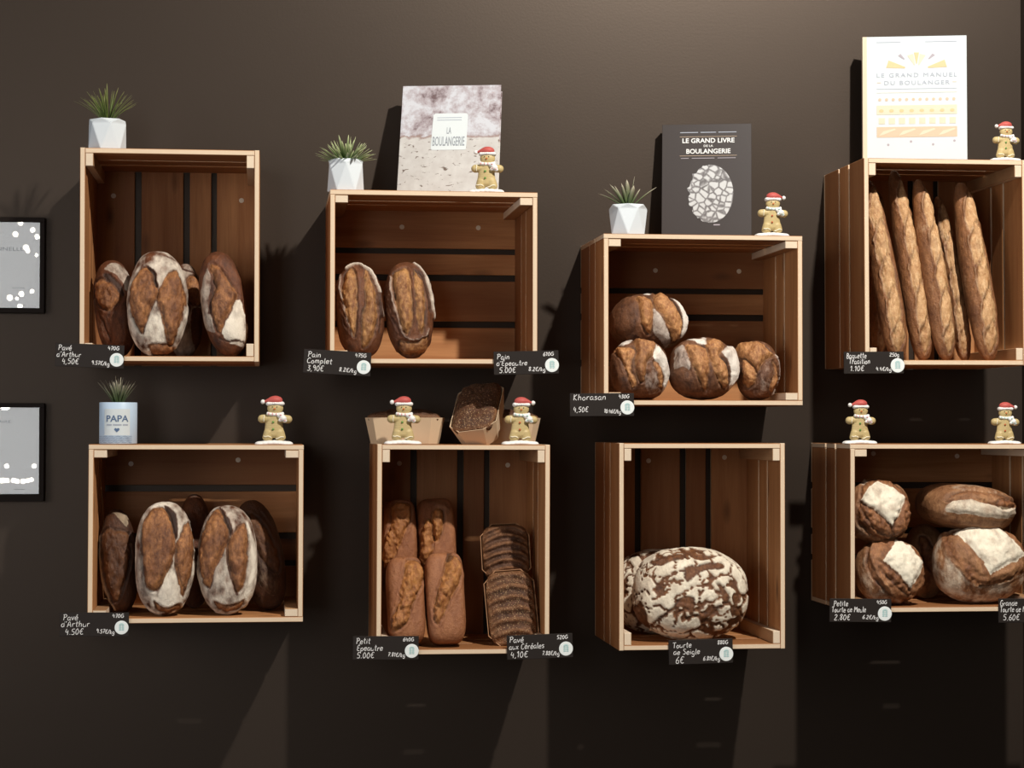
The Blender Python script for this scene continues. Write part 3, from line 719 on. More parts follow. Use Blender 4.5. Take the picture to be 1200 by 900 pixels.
loaf('bread_loaf', 'c5', (920, 362, 100, 246), -0.18, 0.055, 'dark_sour', [
    ('burst', [(860, 190), (920, 220), (990, 330), (1005, 440), (960, 420), (900, 340)], dict(h=0.006)),
    ('flour', [(910, 390), (960, 420), (1005, 480), (990, 550), (930, 520), (905, 470)], dict(v=0.42)),
    ('ear', [(930, 180), (980, 260), (1005, 350)], dict(h=0.003, w=0.002, v=0.3))],
    'dark brown oval loaf leaning back at the right end of the lower left crate', 'bread', G5, FLR[5], tilt=-12, lean=8, seed=55, flour=0.08, k=2.3)

G6 = 'brick-shaped cracked loaves in the lower middle crate'
tin = dict(k=4.2, kxz=4.5, back=1.0, flour=0.0, lump=0.02)
cr_ = dict(h=0.010, rough=0.008, gw=0.003, gd=0.5)
loaf('tin_loaf', 'c6', (277, 232, 82, 165), -0.155, 0.045, 'tin', [
    ('burst', [(240, 95), (290, 85), (330, 110), (315, 200), (262, 310), (225, 385), (200, 380), (200, 280), (236, 170)], cr_)],
    'reddish brick loaf with a rough crack, behind and above at the far left', 'bread', G6, None, tilt=-2, lean=8, seed=61, **tin)
loaf('tin_loaf', 'c6', (455, 230, 88, 168), -0.155, 0.045, 'tin', [
    ('burst', [(385, 190), (420, 165), (440, 230), (430, 330), (395, 395), (368, 370), (368, 270)], cr_),
    ('burst', [(430, 130), (480, 120), (485, 190), (455, 270), (430, 240)], cr_),
    ('dark', [(400, 80), (500, 85), (510, 140), (450, 110)], dict(v=0.3, d=0))],
    'reddish brick loaf with a forked crack, behind and above in the second column', 'bread', G6, None, tilt=-3, lean=8, seed=62, **tin)
loaf('tin_loaf', 'c6', (307, 568, 89, 203), -0.275, 0.05, 'tin', [
    ('burst', [(315, 380), (380, 405), (388, 480), (345, 580), (310, 670), (262, 715), (235, 690), (268, 580), (290, 470)], cr_)],
    'reddish brick loaf with a diagonal crack, front left of the lower middle crate', 'bread', G6, FLR[6], tilt=-2, lean=13, seed=63, **tin)
loaf('tin_loaf', 'c6', (495, 560, 93, 212), -0.275, 0.05, 'tin', [
    ('burst', [(515, 358), (570, 400), (565, 480), (510, 590), (455, 690), (432, 650), (450, 540), (485, 440)], cr_),
    ('dark', [(505, 352), (530, 352), (520, 390), (500, 400)], dict(v=0.7))],
    'reddish brick loaf with a long diagonal crack, second in the front row', 'bread', G6, FLR[6], tilt=-2, lean=13, seed=64, **tin)

# big cracked ryes
G7 = 'cracked rye loaves in the crate with no figurine on top'
loaf('bread_loaf', 'c7', (590, 424, 452, 350), -0.25, 0.095, 'rye', [
    ('burst', [(490, 300), (515, 262), (640, 235), (800, 222), (808, 262), (750, 275), (640, 292), (560, 335), (505, 370)], dict(h=-0.004, rough=0.004, c=1)),
    ('burst', [(735, 375), (790, 420), (835, 480), (825, 525), (790, 525), (762, 445)], dict(h=-0.004)),
    ('burst', [(280, 645), (380, 575), (460, 490), (560, 500), (545, 615), (510, 580), (440, 560), (330, 625), (250, 685)], dict(h=-0.004)),
    ('burst', [(590, 575), (635, 612), (760, 545), (740, 575), (650, 660), (605, 650)], dict(h=-0.003)),
    ('burst', [(260, 212), (380, 165), (490, 150), (505, 185), (430, 195), (330, 235)], dict(h=-0.003)),
    ('burst', [(850, 560), (920, 575), (985, 665), (970, 700), (925, 625), (860, 610)], dict(h=-0.003)),
    ('burst', [(130, 560), (180, 500), (230, 640), (250, 700), (170, 660)], dict(h=-0.002))],
    'very large round rye loaf with white cracked crust, in front', 'bread', G7, FLR[7], lean=12, seed=71, k=2.35, crackle=(21, 1.0, 0.095), lump=0.05, flour=0.8, back=0.45)
loaf('bread_loaf', 'c7', (330, 390, 345, 320), -0.095, 0.065, 'rye', [],
    'large cracked rye loaf peeking out behind the very large one', 'bread', G7, FLR[7], lean=4, seed=72, k=2.3, crackle=(24, 1.0, 0.10), lump=0.05, flour=0.8, back=0.6)

# country loaves with a floury square
G8 = 'country loaves with a floury square in the lower right crate'
loaf('bread_loaf', 'c8', (474, 572, 167, 156), -0.28, 0.062, 'meule', [
    ('burst', [(400, 425), (490, 415), (600, 470), (640, 560), (630, 640), (560, 715), (470, 700), (390, 640), (345, 560), (360, 470)], dict(h=0.006, c=0.9)),
    ('ear', [(395, 430), (365, 500), (385, 580), (440, 660), (510, 715)], dict(h=0.006, w=0.0035, v=0.32)),
    ('burst', [(385, 540), (415, 540), (540, 660), (530, 690), (440, 620)], dict(h=0.006, c=0.75)),
    ('flour', [(497, 430), (560, 470), (624, 538), (585, 600), (546, 660), (480, 590), (410, 530), (455, 480)], dict(v=1.0, smooth=0, h=0.006, w=0.001))],
    'small round loaf with a bright white square, bottom left in the lower right crate', 'bread', G8, FLR[8], lean=9, seed=81, flour=0.42, k=2.4, back=0.5)
loaf('bread_loaf', 'c8', (418, 264, 155, 149), -0.27, 0.06, 'meule', [
    ('burst', [(350, 120), (450, 110), (550, 190), (570, 290), (520, 380), (430, 400), (340, 370), (290, 290)], dict(h=0.006, c=0.85)),
    ('burst', [(300, 240), (330, 240), (450, 345), (430, 380), (360, 340)], dict(h=0.006, c=0.75)),
    ('burst', [(460, 340), (525, 215), (560, 260), (540, 340), (470, 390)], dict(h=0.006)),
    ('flour', [(300, 110), (350, 105), (372, 125), (330, 135)], dict(v=0.6)),
    ('flour', [(404, 130), (470, 165), (526, 205), (490, 280), (456, 343), (380, 280), (305, 218), (350, 170)], dict(v=0.95, smooth=0, h=0.006, w=0.001))],
    'small round loaf with a cream square, resting on the small one below it', 'bread', G8, None, lean=9, seed=82, flour=0.35, k=2.4, back=0.5, dz=0.004)
loaf('bread_loaf', 'c8b', (466, 602, 288, 229), -0.265, 0.08, 'meule', [
    ('burst', [(285, 420), (380, 385), (530, 365), (660, 430), (740, 520), (745, 620), (640, 690), (500, 735), (400, 740), (300, 660), (235, 540), (240, 460)], dict(h=0.008, c=0.8)),
    ('ear', [(275, 400), (235, 470), (240, 550), (300, 650), (390, 740)], dict(h=0.007, w=0.004, v=0.30)),
    ('ear', [(400, 735), (520, 730), (640, 690), (735, 620)], dict(h=0.005, w=0.003, v=0.4)),
    ('crust', [(260, 450), (330, 480), (440, 670), (450, 700), (380, 660), (290, 550)]),
    ('crust', [(465, 680), (600, 610), (715, 580), (720, 620), (600, 680), (470, 710)]),
    ('flour', [(285, 432), (390, 395), (510, 368), (560, 400), (640, 480), (712, 562), (620, 605), (540, 635), (460, 678), (420, 600), (370, 530)], dict(v=0.93, smooth=0, h=0.008, w=0.001))],
    'big round loaf with a large cream square, bottom right in the lower right crate', 'bread', G8, FLR[8], lean=10, seed=83, flour=0.58, k=2.35, back=0.45)
loaf('bread_loaf', 'c8b', (384, 220, 282, 140), -0.225, 0.125, 'meule', [
    ('burst', [(220, 130), (330, 110), (500, 130), (600, 170), (640, 200), (540, 220), (430, 190), (300, 150), (180, 180)], dict(h=0.001, c=0.6)),
    ('crust', [(180, 160), (300, 130), (420, 140), (500, 160), (420, 178), (300, 158)]),
    ('burst', [(470, 185), (560, 165), (650, 200), (540, 225)], dict(h=0.004)),
    ('crust', [(120, 270), (300, 270), (500, 310), (650, 310), (560, 370), (250, 330)], dict(fl=0.12)),
    ('flour', [(190, 190), (300, 165), (450, 195), (640, 225), (655, 270), (500, 280), (300, 255), (180, 240)], dict(v=0.72)),
    ('flour', [(240, 95), (380, 78), (470, 100), (500, 130), (330, 115)], dict(v=0.4))],
    'big flat loaf lying on top of the one with the large cream square', 'bread', G8, None, tilt=6, lean=0, seed=84, flour=0.3, k=2.6, back=1.0, dz=0.003)
loaf('bread_loaf', 'c8b', (130, 560, 130, 225), -0.115, 0.06, 'meule', [
    ('burst', [(60, 420), (120, 440), (170, 640), (110, 620), (60, 520)], dict(h=0.006))],
    'dark loaf in shadow behind the gap of the lower right crate', 'bread', G8, FLR[8], lean=6, seed=85, flour=0.1, k=2.3, back=0.6)

# ------------------------------------------------------------------ loaves baked in paper moulds
def mould_loaf(loc, rot, Lx, Wy, Hz, crown, label, group, mat, pmat, seed, name='mould_loaf', arcs=False, rim=0.004):
    "tray lies along local X, open side up (+Z); bread crown stands above the rim"
    root = thing(name, loc, label, 'bread', group, rot)
    def ring(lx, wy, z, c):      # octagon with cut corners
        a, b = lx/2, wy/2
        return [(-a, -b+c, z), (-a+c, -b, z), (a-c, -b, z), (a, -b+c, z), (a, b-c, z), (a-c, b, z), (-a+c, b, z), (-a, b-c, z)]
    t = 0.0012; rs = [ring(Lx*0.86, Wy*0.78, 0, Wy*0.2), ring(Lx, Wy, Hz, Wy*0.24), ring(Lx-2*t, Wy-2*t, Hz, Wy*0.24), ring(Lx*0.86-2*t, Wy*0.78-2*t, t, Wy*0.2)]
    v = sum(rs, []); f = [list(range(7, -1, -1)), [24+i for i in range(8)]]
    for r_ in range(3):
        for i in range(8): f.append([r_*8+i, r_*8+(i+1) % 8, (r_+1)*8+(i+1) % 8, (r_+1)*8+i])
    me = smooth_mesh('paper_mould', v, f, False); o = link('paper_mould', me, M[pmat], root)
    n, faces = ico(6)
    k = 5.0; rr = (np.abs(n[:, 0])**k+np.abs(n[:, 1])**k)**(2.3/k)+np.abs(n[:, 2])**2.3
    S = n*(rr**(-1/2.3))[:, None]
    P = S*np.array([Lx/2-0.004, Wy/2-0.004, 1]); 
    top = S[:, 2] > 0
    P[:, 2] = np.where(top, Hz-0.004+S[:, 2]*crown, Hz-0.004+S[:, 2]*(Hz-0.010))
    sh = np.where(top, 1.0, 1-0.17*np.clip(-S[:, 2], 0, 1)**1.0)
    P[:, 0] *= sh; P[:, 1] *= np.where(top, 1.0, 1-0.24*np.clip(-S[:, 2], 0, 1))
    fl = np.zeros(len(P)); cb = np.zeros(len(P)); dk = np.zeros(len(P))
    nz = fbm(P*60, seed, 3); P[:, 2] += np.where(top, nz*0.006, 0)
    if arcs:
        ph = (P[:, 0]+P[:, 1]**2*6.0)/(Lx*0.15)+0.3*fbm(P*25, seed+1, 2)
        wv = np.cos(ph*2*math.pi)*np.clip(S[:, 2]*2, 0, 1); P[:, 2] += wv*0.0035; cb = sstep(0.1, 0.95, wv)*0.75
    rimm = np.exp(-((P[:, 2]-Hz-0.002)/0.005)**2); cb = np.maximum(cb, rimm*0.8)
    me = smooth_mesh('crust', P.tolist(), faces)
    a = me.color_attributes.new('bake', 'FLOAT_COLOR', 'POINT')
    a.data.foreach_set('color', np.stack([fl, cb, dk, np.ones(len(P))], 1).astype(np.float32).ravel())
    link('crust', me, M[mat], root)
    return root
def axes_rot(xa, za):
    "rotation whose local X runs along xa and local Z along za"
    xa = Vector(xa).normalized(); za = Vector(za); za = (za-xa*za.dot(xa)).normalized(); ya = za.cross(xa)
    return Matrix((xa, ya, za)).transposed().to_euler()
# two seeded loaves standing on end in the lower middle crate
G6b = 'seeded loaves standing on end in the lower middle crate'
LN = 22
def standing(zm, x, y, ln_px, w_px, dep, lean, tilt, label, mat, seed):
    z = ZOOM[zm]; U, V = z[0]+x/z[2], z[1]+y/z[2]; m = mpp(U, V, dep); Lx, Wy = ln_px/z[2]*m/math.cos(R(lean)), w_px/z[2]*m
    t = R(tilt); l = R(lean)
    up = Vector((math.sin(t), math.sin(l), math.cos(l))); nrm = Vector((0, -math.cos(l), math.sin(l)))
    e = axes_rot(up, nrm); c = at(U, V, dep)
    Hz = 0.062
    n_ = (e.to_matrix() @ Vector((0, 0, 1)))
    return mould_loaf(c-n_*(Hz+0.01), e, Lx, Wy, Hz, 0.020, label, G6b, mat, 'paper_brown', seed, arcs=True)
standing('c6', 790, 312, 270, 236, -0.20, 10, -2, 'dark seeded loaf in a paper mould, upper one behind on the right', 'seed_dark', 65)
standing('c6', 817, 580, 358, 244, -0.285, 13, -4, 'seeded loaf with wavy ridges in a paper mould, lower one in front on the right', 'seed', 66)

# three moulds on top of the lower middle crate
G6c = 'seeded loaves in pale paper moulds on top of the lower middle crate'
zt = ctop(6, CR[6][1])
p = at(425+270/5.4545, 516, -0.20)
mould_loaf((p.x, p.y, zt), (0, 0, R(-12)), 0.190, 0.095, 0.064, 0.024, 'seeded loaf in a pale paper mould, behind the pink-scarfed figurine', G6c, 'seed_dark', 'paper', 67)
p = at(425+885/5.4545, 516, -0.16)
mould_loaf((p.x, p.y, zt), (0, 0, R(8)), 0.190, 0.095, 0.064, 0.024, 'seeded loaf in a pale paper mould, right one behind the mint-scarfed figurine', G6c, 'seed_dark', 'paper', 68)
MID = True
pf = at(425+670/5.4545, 518, -0.30)
xa = Vector((0.22, 0.76, 0.58)).normalized()
e = axes_rot(xa, (-0.30, -0.50, 0.80))
rm = e.to_matrix()
cmid = Vector((pf.x+0.030, -0.27, zt)) + xa*0.095*0.80
cmid.z = zt + 0.190/2*xa.z*0.86 - 0.006
mould_loaf(cmid, e, 0.195, 0.118, 0.060, 0.026, 'seeded loaf in a pale paper mould, middle one propped up facing forward', G6c, 'seed', 'paper', 69)
# ------------------------------------------------------------------ gingerbread figurines
GU = 0.000162
def g2(x, y): return ((x-335)*GU, (835-y)*GU)
def remeshed(name, parts, voxel=0.0011, sm=6):
    "parts: (kind, data) balls (c, r) and capsules; fused into one skin"
    bm = bmesh.new()
    for c, r in parts:
        t = bmesh.new(); bmesh.ops.create_uvsphere(t, u_segments=24, v_segments=16, radius=1)
        for v in t.verts: v.co = Vector((c[0]+v.co.x*r[0], c[1]+v.co.y*r[1], c[2]+v.co.z*r[2]))
        tm = bpy.data.meshes.new('t'); t.to_mesh(tm); t.free(); bm.from_mesh(tm); bpy.data.meshes.remove(tm)
    me = bpy.data.meshes.new('src'); bm.to_mesh(me); bm.free()
    o = bpy.data.objects.new('src', me); COL.objects.link(o)
    r_ = o.modifiers.new('r', 'REMESH'); r_.mode = 'VOXEL'; r_.voxel_size = voxel
    s_ = o.modifiers.new('s', 'SMOOTH'); s_.iterations = sm; s_.factor = 0.5
    dg = bpy.context.evaluated_depsgraph_get(); dg.update()
    out = bpy.data.meshes.new_from_object(o.evaluated_get(dg)); out.name = name
    bpy.data.objects.remove(o); bpy.data.meshes.remove(me)
    out.polygons.foreach_set('use_smooth', [True]*len(out.polygons)); return out
def gball(x, y, rx, ry, yd=0.0, rd=0.009): 
    a = g2(x, y); return ((a[0], yd, a[1]), (rx*GU, rd, ry*GU))
body_parts = [gball(352, 305, 118, 98, rd=0.012)]
for t in np.linspace(0, 1, 9): body_parts.append(gball(335, 420+t*260, 112+t*38, 62, rd=0.011))
for t in np.linspace(0, 1, 4): body_parts += [gball(255-t*90, 455+t*6, 66, 62, rd=0.010), gball(430+t*105, 455+t*12, 66, 62, rd=0.010)]
for t in np.linspace(0, 1, 4): body_parts += [gball(262-t*18, 660+t*70, 78, 60, rd=0.0115), gball(412+t*18, 660+t*70, 78, 60, rd=0.0115)]
BODY = remeshed('body', body_parts)
def yfront(x, y):  # front surface depth estimate of the biscuit
    return -0.0105
def tube(name, pts, r, seg=8, closed=False, rad=None):
    pts = [Vector(p) for p in pts]; v = []; f = []; n = len(pts)
    for i, p in enumerate(pts):
        d = (pts[min(i+1, n-1)]-pts[max(i-1, 0)]).normalized(); a = d.cross(Vector((0, 1, 0)))
        a = a.normalized() if a.length > 1e-4 else Vector((1, 0, 0)); b = d.cross(a)
        rr = r if rad is None else rad[i]
        for k in range(seg): t = 2*math.pi*k/seg; v.append(tuple(p+a*math.cos(t)*rr+b*math.sin(t)*rr))
    for i in range(n-1):
        for k in range(seg): f.append([i*seg+k, i*seg+(k+1) % seg, (i+1)*seg+(k+1) % seg, (i+1)*seg+k])
    f.append(list(range(seg))[::-1]); f.append([(n-1)*seg+k for k in range(seg)])
    return smooth_mesh(name, v, f)
def gp(x, y, d): a = g2(x, y); return (a[0], d, a[1])
HAT = remeshed('hat', [gball(352, 190, 108, 68, rd=0.0135), gball(300, 190, 66, 48, -0.001, 0.010), gball(262, 196, 48, 34, -0.001, 0.008), gball(232, 203, 36, 24, -0.001, 0.006), gball(210, 208, 28, 18, -0.001, 0.0045)], 0.001, 4)
BRIM = remeshed('hat_brim', [gball(352+dx, 236+abs(dx)*0.04, 42, 34, -0.0005, 0.0145-abs(dx)*0.00003) for dx in (-95, -62, -30, 0, 30, 62, 95)], 0.001, 2)
POM = ball('pompom', gp(174, 212, -0.001), (34*GU, 34*GU, 34*GU), 16, 10)
SCARF = [gball(245+i*27, 385+14*math.sin(i/8*math.pi), 22, 27, -0.008, 0.0062) for i in range(9)]
KNOT = [gball(430, 412, 52, 42, -0.011, 0.006), gball(468, 455, 50, 46, -0.012, 0.0082), gball(430, 480, 34, 26, -0.0125, 0.005), gball(495, 490, 30, 28, -0.0125, 0.005)]
SCARF_M = remeshed('scarf', SCARF+KNOT, 0.0009, 1)
STRIPE = join_meshes('scarf_stripes', [(ball('b', gp(258+i*54, 384+12*math.sin((i+0.5)/4.5*math.pi), -0.0125), (9*GU*1.2, 0.0022, 19*GU)), Matrix()) for i in range(4)] +
                     [(ball('b', gp(x, y, -0.0168), (16*GU, 0.002, 11*GU)), Matrix.Identity(4)) for x, y in ((430, 405), (452, 440), (478, 455), (436, 470), (490, 485))])
CUFF = [tube('icing_cuff', [gp(188+3*math.sin(i), 408+i*14, -0.0085-0.002*math.sin(i/7*math.pi)) for i in range(8)], 0.0012),
        tube('icing_cuff', [gp(185+i*16, 712+6*math.sin(i*1.1)+i*2.0, -0.0100-0.002*math.sin(i/7*math.pi)) for i in range(8)], 0.0013),
        tube('icing_cuff', [gp(360+i*17, 748-i*4+6*math.sin(i*1.1), -0.0100-0.002*math.sin(i/7*math.pi)) for i in range(8)], 0.0013)]
NOSE = ball('nose', gp(342, 315, -0.0125), (15*GU, 0.0028, 15*GU), 12, 8)
EYES = [ball('eye', gp(x, 286, -0.0118), (8*GU, 0.0018, 8*GU), 10, 6) for x in (312, 378)]
BUT = [ball('button', gp(322, y, -0.0118), (17*GU, 0.0022, 17*GU), 12, 8) for y in (508, 612)]
BASE_M = remeshed('snow_base', [gball(335+dx, 822-10*math.cos(dx/90), 80, 42, dy, 0.013) for dx in (-200, -130, -60, 10, 80, 150, 200) for dy in (-0.006, 0.006)], 0.0015, 6)
_c = np.zeros(len(BASE_M.vertices)*3, np.float32); BASE_M.vertices.foreach_get('co', _c); _c = _c.reshape(-1, 3)
_c[:, 2] = np.maximum(_c[:, 2], 0.0); BASE_M.vertices.foreach_set('co', _c.ravel())
def mirrored(me):
    m = me.copy(); co = np.zeros(len(m.vertices)*3, np.float32); m.vertices.foreach_get('co', co); co = co.reshape(-1, 3); co[:, 0] = -co[:, 0]+0.006*0; m.vertices.foreach_set('co', co.ravel()); m.flip_normals(); return m
def figurine_proto(kind):
    t = thing('gingerbread_figurine', (0, 0, 0), '', 'figurine')
    link('body', BODY.copy(), M['cookie'], t)
    fl = (lambda m: m.copy()) if kind == 'a' else None
    sx = 5.0*GU
    if kind == 'a': hat, brim, pom = HAT.copy(), BRIM.copy(), POM.copy()
    else:
        hat, brim, pom = mirrored(HAT), mirrored(BRIM), mirrored(POM)
    h = link('hat', hat, M['red_felt'], t); link('hat_brim', brim, M['white_icing'], h); link('pompom', pom, M['white_icing'], h)
    if kind == 'b': h.location.x = 2*17*GU
    s = link('scarf', SCARF_M.copy(), M['white_icing'], t); link('scarf_stripes', STRIPE.copy(), M['pink' if kind == 'a' else 'mint'], s)
    for c in CUFF: link('icing_cuff', c.copy(), M['cream_icing'], t)
    link('nose', NOSE.copy(), M['orange'], t)
    for e_ in EYES: link('eye', e_.copy(), M['black'], t)
    for b_ in BUT: link('button', b_.copy(), M['green' if kind == 'a' else 'rust'], t)
    link('snow_base', BASE_M.copy(), M['white_icing'], t)
    return t
PRO = {'a': figurine_proto('a'), 'b': figurine_proto('b')}; used = {'a': False, 'b': False}
def figurine(kind, u, v, k, y, s, label, rot=0):
    if not used[kind]: t = PRO[kind]; used[kind] = True
    else:
        src = PRO[kind]; t = src.copy(); COL.objects.link(t)
        for ch in list(src.children): copy_part(ch, t)
    p = at(u, v, y); t.location = (p.x, y, ctop(k, p.x)); t.rotation_euler = (0, 0, R(rot)); t.scale = (s, s, s)
    t['label'] = label; t['category'] = 'figurine'; t['group'] = 'gingerbread figurines on the crates'
    return t
figurine('a', 570.0, 222, 2, -0.325, 0.97, 'gingerbread figurine standing in front of the crust-photo book', -12)
figurine('b', 904.5, 274, 3, -0.325, 0.94, 'gingerbread figurine with mint scarf beside the dark brown book', 0)
figurine('a', 1178.0, 183, 4, -0.325, 0.86, 'gingerbread figurine beside the white book in the top right corner', 0)
figurine('a', 321.0, 520, 5, -0.325, 1.0, 'gingerbread figurine alone at the right end above the lower left loaves', 0)
figurine('a', 472.0, 520, 6, -0.325, 0.99, 'gingerbread figurine with pink scarf in front of a pale paper mould', 0)
figurine('b', 609.5, 521, 6, -0.325, 0.99, 'gingerbread figurine with mint scarf in front of a pale paper mould', 0)
figurine('a', 1007.5, 519, 8, -0.325, 0.94, 'gingerbread figurine with pink scarf at the left end of the lower right crate', 0)
figurine('b', 1177.0, 519, 8, -0.325, 0.90, 'gingerbread figurine with mint scarf at the right end of the lower right crate', 0)

# ------------------------------------------------------------------ potted plants
def faceted_pot(w, h, seg=6, ph=0.3):
    rb, rm, rt = w/2*1.0, w/2*1.0, w/2*0.93
    v = []; f = []
    def ring(r, z, off): 
        b = len(v); [v.append((r*math.cos(2*math.pi*(i+off)/seg+ph), r*math.sin(2*math.pi*(i+off)/seg+ph), z)) for i in range(seg)]; return b
    a = ring(rb, 0, 0); b = ring(rm*1.03, h*0.86, 0.5); c = ring(rt*1.03, h, 0.0)
    d = ring(rt*0.9, h, 0.0); e_ = ring(rt*0.84, h*0.90, 0.0)
    f.append([a+i for i in range(seg)][::-1])
    for i in range(seg):
        j = (i+1) % seg
        f += [[a+i, a+j, b+i], [a+j, b+j, b+i], [b+i, b+j, c+j], [b+i, c+j, c+i]]
        f += [[c+i, c+j, d+j, d+i], [d+i, d+j, e_+j, e_+i]]
    me = smooth_mesh('pot', v, f, False)
    bm = bmesh.new(); bm.from_mesh(me); bmesh.ops.bevel(bm, geom=[e for e in bm.edges if e.calc_face_angle(0) > 0.12], offset=0.0009, segments=2, affect='EDGES'); bm.to_mesh(me); bm.free()
    return me
def leaves(n, ln, wid, spread, seed, base_r=0.008, curl=0.3, thick=0.3, custom=None, erect=0.0):
    rnd = random.Random(seed); v = []; f = []; al = []
    items = custom or [(2*math.pi*i*0.381966+rnd.uniform(-.2, .2), erect+spread*math.sqrt((i+0.5)/n)+rnd.uniform(-0.07, 0.07), ln*rnd.uniform(0.82, 1.08), wid*rnd.uniform(0.85, 1.1)) for i in range(n)]
    for az, el, l, w in items:
        d = Vector((math.cos(az), math.sin(az), 0)); side = Vector((-math.sin(az), math.cos(az), 0)); nseg = 7; p = d*base_r*min(1, el+0.2); th = el*0.75
        base = len(v)
        for i in range(nseg+1):
            t = i/nseg; dirv = d*math.sin(th)+Vector((0, 0, 1))*math.cos(th); nr = d*math.cos(th)-Vector((0, 0, 1))*math.sin(th)
            ww = w*(0.65+1.2*t)*(1-t)**0.6*1.1+0.0003
            for q in (side*ww, nr*ww*thick, -side*ww, -nr*ww*thick*0.4+nr*0): v.append(tuple(p+q)); al.append(t)
            p = p+dirv*(l/nseg); th += curl*el/nseg
        for i in range(nseg):
            for k in range(4): f.append([base+i*4+k, base+i*4+(k+1) % 4, base+(i+1)*4+(k+1) % 4, base+(i+1)*4+k])
        f.append([base+k for k in (3, 2, 1, 0)]); f.append([base+nseg*4+k for k in range(4)])
    me = smooth_mesh('foliage', v, f); a = me.attributes.new('along', 'FLOAT', 'POINT'); a.data.foreach_set('value', al); return me
PG = 'small potted plants on the crates'
def pot_plant(u, v, k, y, w_px, h_px, label, leafmat, lv, ph, cyl=False):
    p = at(u, v, y); m = mpp(u, v, y); w, h = w_px*m, h_px*m
    t = thing('potted_plant', (p.x, y, ctop(k, p.x)), label, 'plant', PG)
    if not cyl: link('pot', faceted_pot(w, h, 6, ph), M['ceramic'], t)
    sl = disc('soil', (0, 0, h*0.86), w*0.40, 0.006, 'Z'); link('soil', sl, M['soil'], t)
    o = link('foliage', lv, M[leafmat], t); o.location = (0, 0, h*0.88)
    return t, w, h
pot_plant(125.8, 171.8, 1, -0.285, 45, 37.5, 'olive grassy plant with thin leaves in a faceted white pot, top left crate', 'leaf_olive', leaves(40, 0.088, 0.0022, 1.0, 3, 0.006, 0.55), 0.25)
pot_plant(405.0, 222.5, 2, -0.30, 43, 37.5, 'dense spiky green rosette in a faceted white pot, left of the crust-photo book', 'leaf_green', leaves(86, 0.066, 0.0036, 1.75, 5, 0.009, 0.10), 0.0)
cust = [(math.pi*1.0, 0.95, 0.074, 0.0058), (math.pi*0.98, 1.2, 0.080, 0.0075), (math.pi*1.1, 0.75, 0.075, 0.0085), (math.pi*1.4, 0.35, 0.072, 0.008), (0.1, 0.20, 0.082, 0.0045), (0.0, 0.98, 0.086, 0.0078), (-0.35, 0.55, 0.055, 0.0085), (math.pi*1.6, 0.5, 0.06, 0.008), (math.pi*0.5, 0.5, 0.07, 0.005), (math.pi*0.75, 0.6, 0.07, 0.0055), (math.pi*1.25, 0.45, 0.065, 0.006)]
pot_plant(736.0, 273.5, 3, -0.295, 43, 35.5, 'aloe with few broad leaves in a faceted white pot, beside the dark brown book', 'leaf_dark', leaves(0, 0, 0, 0, 1, 0.005, 0.35, 0.35, cust), 0.35)
t, w, h = pot_plant(138.5, 520, 5, -0.29, 44.5, 49.5, 'dark grassy plant in a pale blue cylinder pot with a heart, lower left crate', 'leaf_dark', leaves(36, 0.072, 0.0026, 0.75, 9, 0.006, 0.4), 0, cyl=True)
def cyl_pot(r, h):
    v = []; f = []; seg = 56
    prof = [(r*0.97, 0), (r, 0.002), (r, h-0.001), (r*0.985, h), (r*0.93, h), (r*0.92, h*0.9), (r*0.9, h*0.3)]
    for (rr, z) in prof:
        for i in range(seg): a = 2*math.pi*i/seg; v.append((rr*math.cos(a), rr*math.sin(a), z))
    for q in range(len(prof)-1):
        for i in range(seg): f.append([q*seg+i, q*seg+(i+1) % seg, (q+1)*seg+(i+1) % seg, (q+1)*seg+i])
    f.append(list(range(seg))[::-1]); f.append([(len(prof)-1)*seg+i for i in range(seg)])
    return smooth_mesh('pot', v, f)
rp = w/2
pot = link('pot', cyl_pot(rp, h), M['blue_glaze'], t)
def wrap(me, z, dx=0.0, off=0.0004):
    "lays flat lettering round the cylinder's front"
    co = np.zeros(len(me.vertices)*3, np.float32); me.vertices.foreach_get('co', co); co = co.reshape(-1, 3)
    a = -math.pi/2+(co[:, 0]+dx)/rp; rr = rp+off-co[:, 1]*1.0
    me.vertices.foreach_set('co', np.stack([rr*np.cos(a), rr*np.sin(a), co[:, 2]+z], 1).astype(np.float32).ravel()); me.update(); return me
def grid_panel(wd, ht, nx=24, ny=2):
    v = [(wd*(i/nx-0.5), 0, ht*j/ny) for j in range(ny+1) for i in range(nx+1)]
    f = [[j*(nx+1)+i, j*(nx+1)+i+1, (j+1)*(nx+1)+i+1, (j+1)*(nx+1)+i] for j in range(ny) for i in range(nx)]
    return smooth_mesh('panel', v, f)
lab = link('front_label', wrap(grid_panel(rp*1.45, h*0.63), h*0.21, rp*0.0, 0.0003), M['label_white'], pot)
link('lettering', wrap(text_mesh('PAPA', h*0.215, width=rp*1.18, bold=0.012), h*0.54, 0, 0.0008), M['blue_line'], pot)
for dx_, w_ in ((-0.42, 0.30), (0.02, 0.44), (0.45, 0.28)): link('printed_line', wrap(grid_panel(rp*w_, h*0.035, 8, 1), h*0.445, rp*dx_, 0.0008), M['pale_ink'], pot)
hv = [(0.5*16*math.sin(t_)**3/16*0.012, 0, (13*math.cos(t_)-5*math.cos(2*t_)-2*math.cos(3*t_)-math.cos(4*t_))/16*0.006) for t_ in np.linspace(0, 2*math.pi, 32, endpoint=False)]
link('heart', wrap(smooth_mesh('heart', hv, [list(range(32))], False), h*0.34, 0, 0.0009), M['blue_line'], pot)
wv_ = []; wf = []
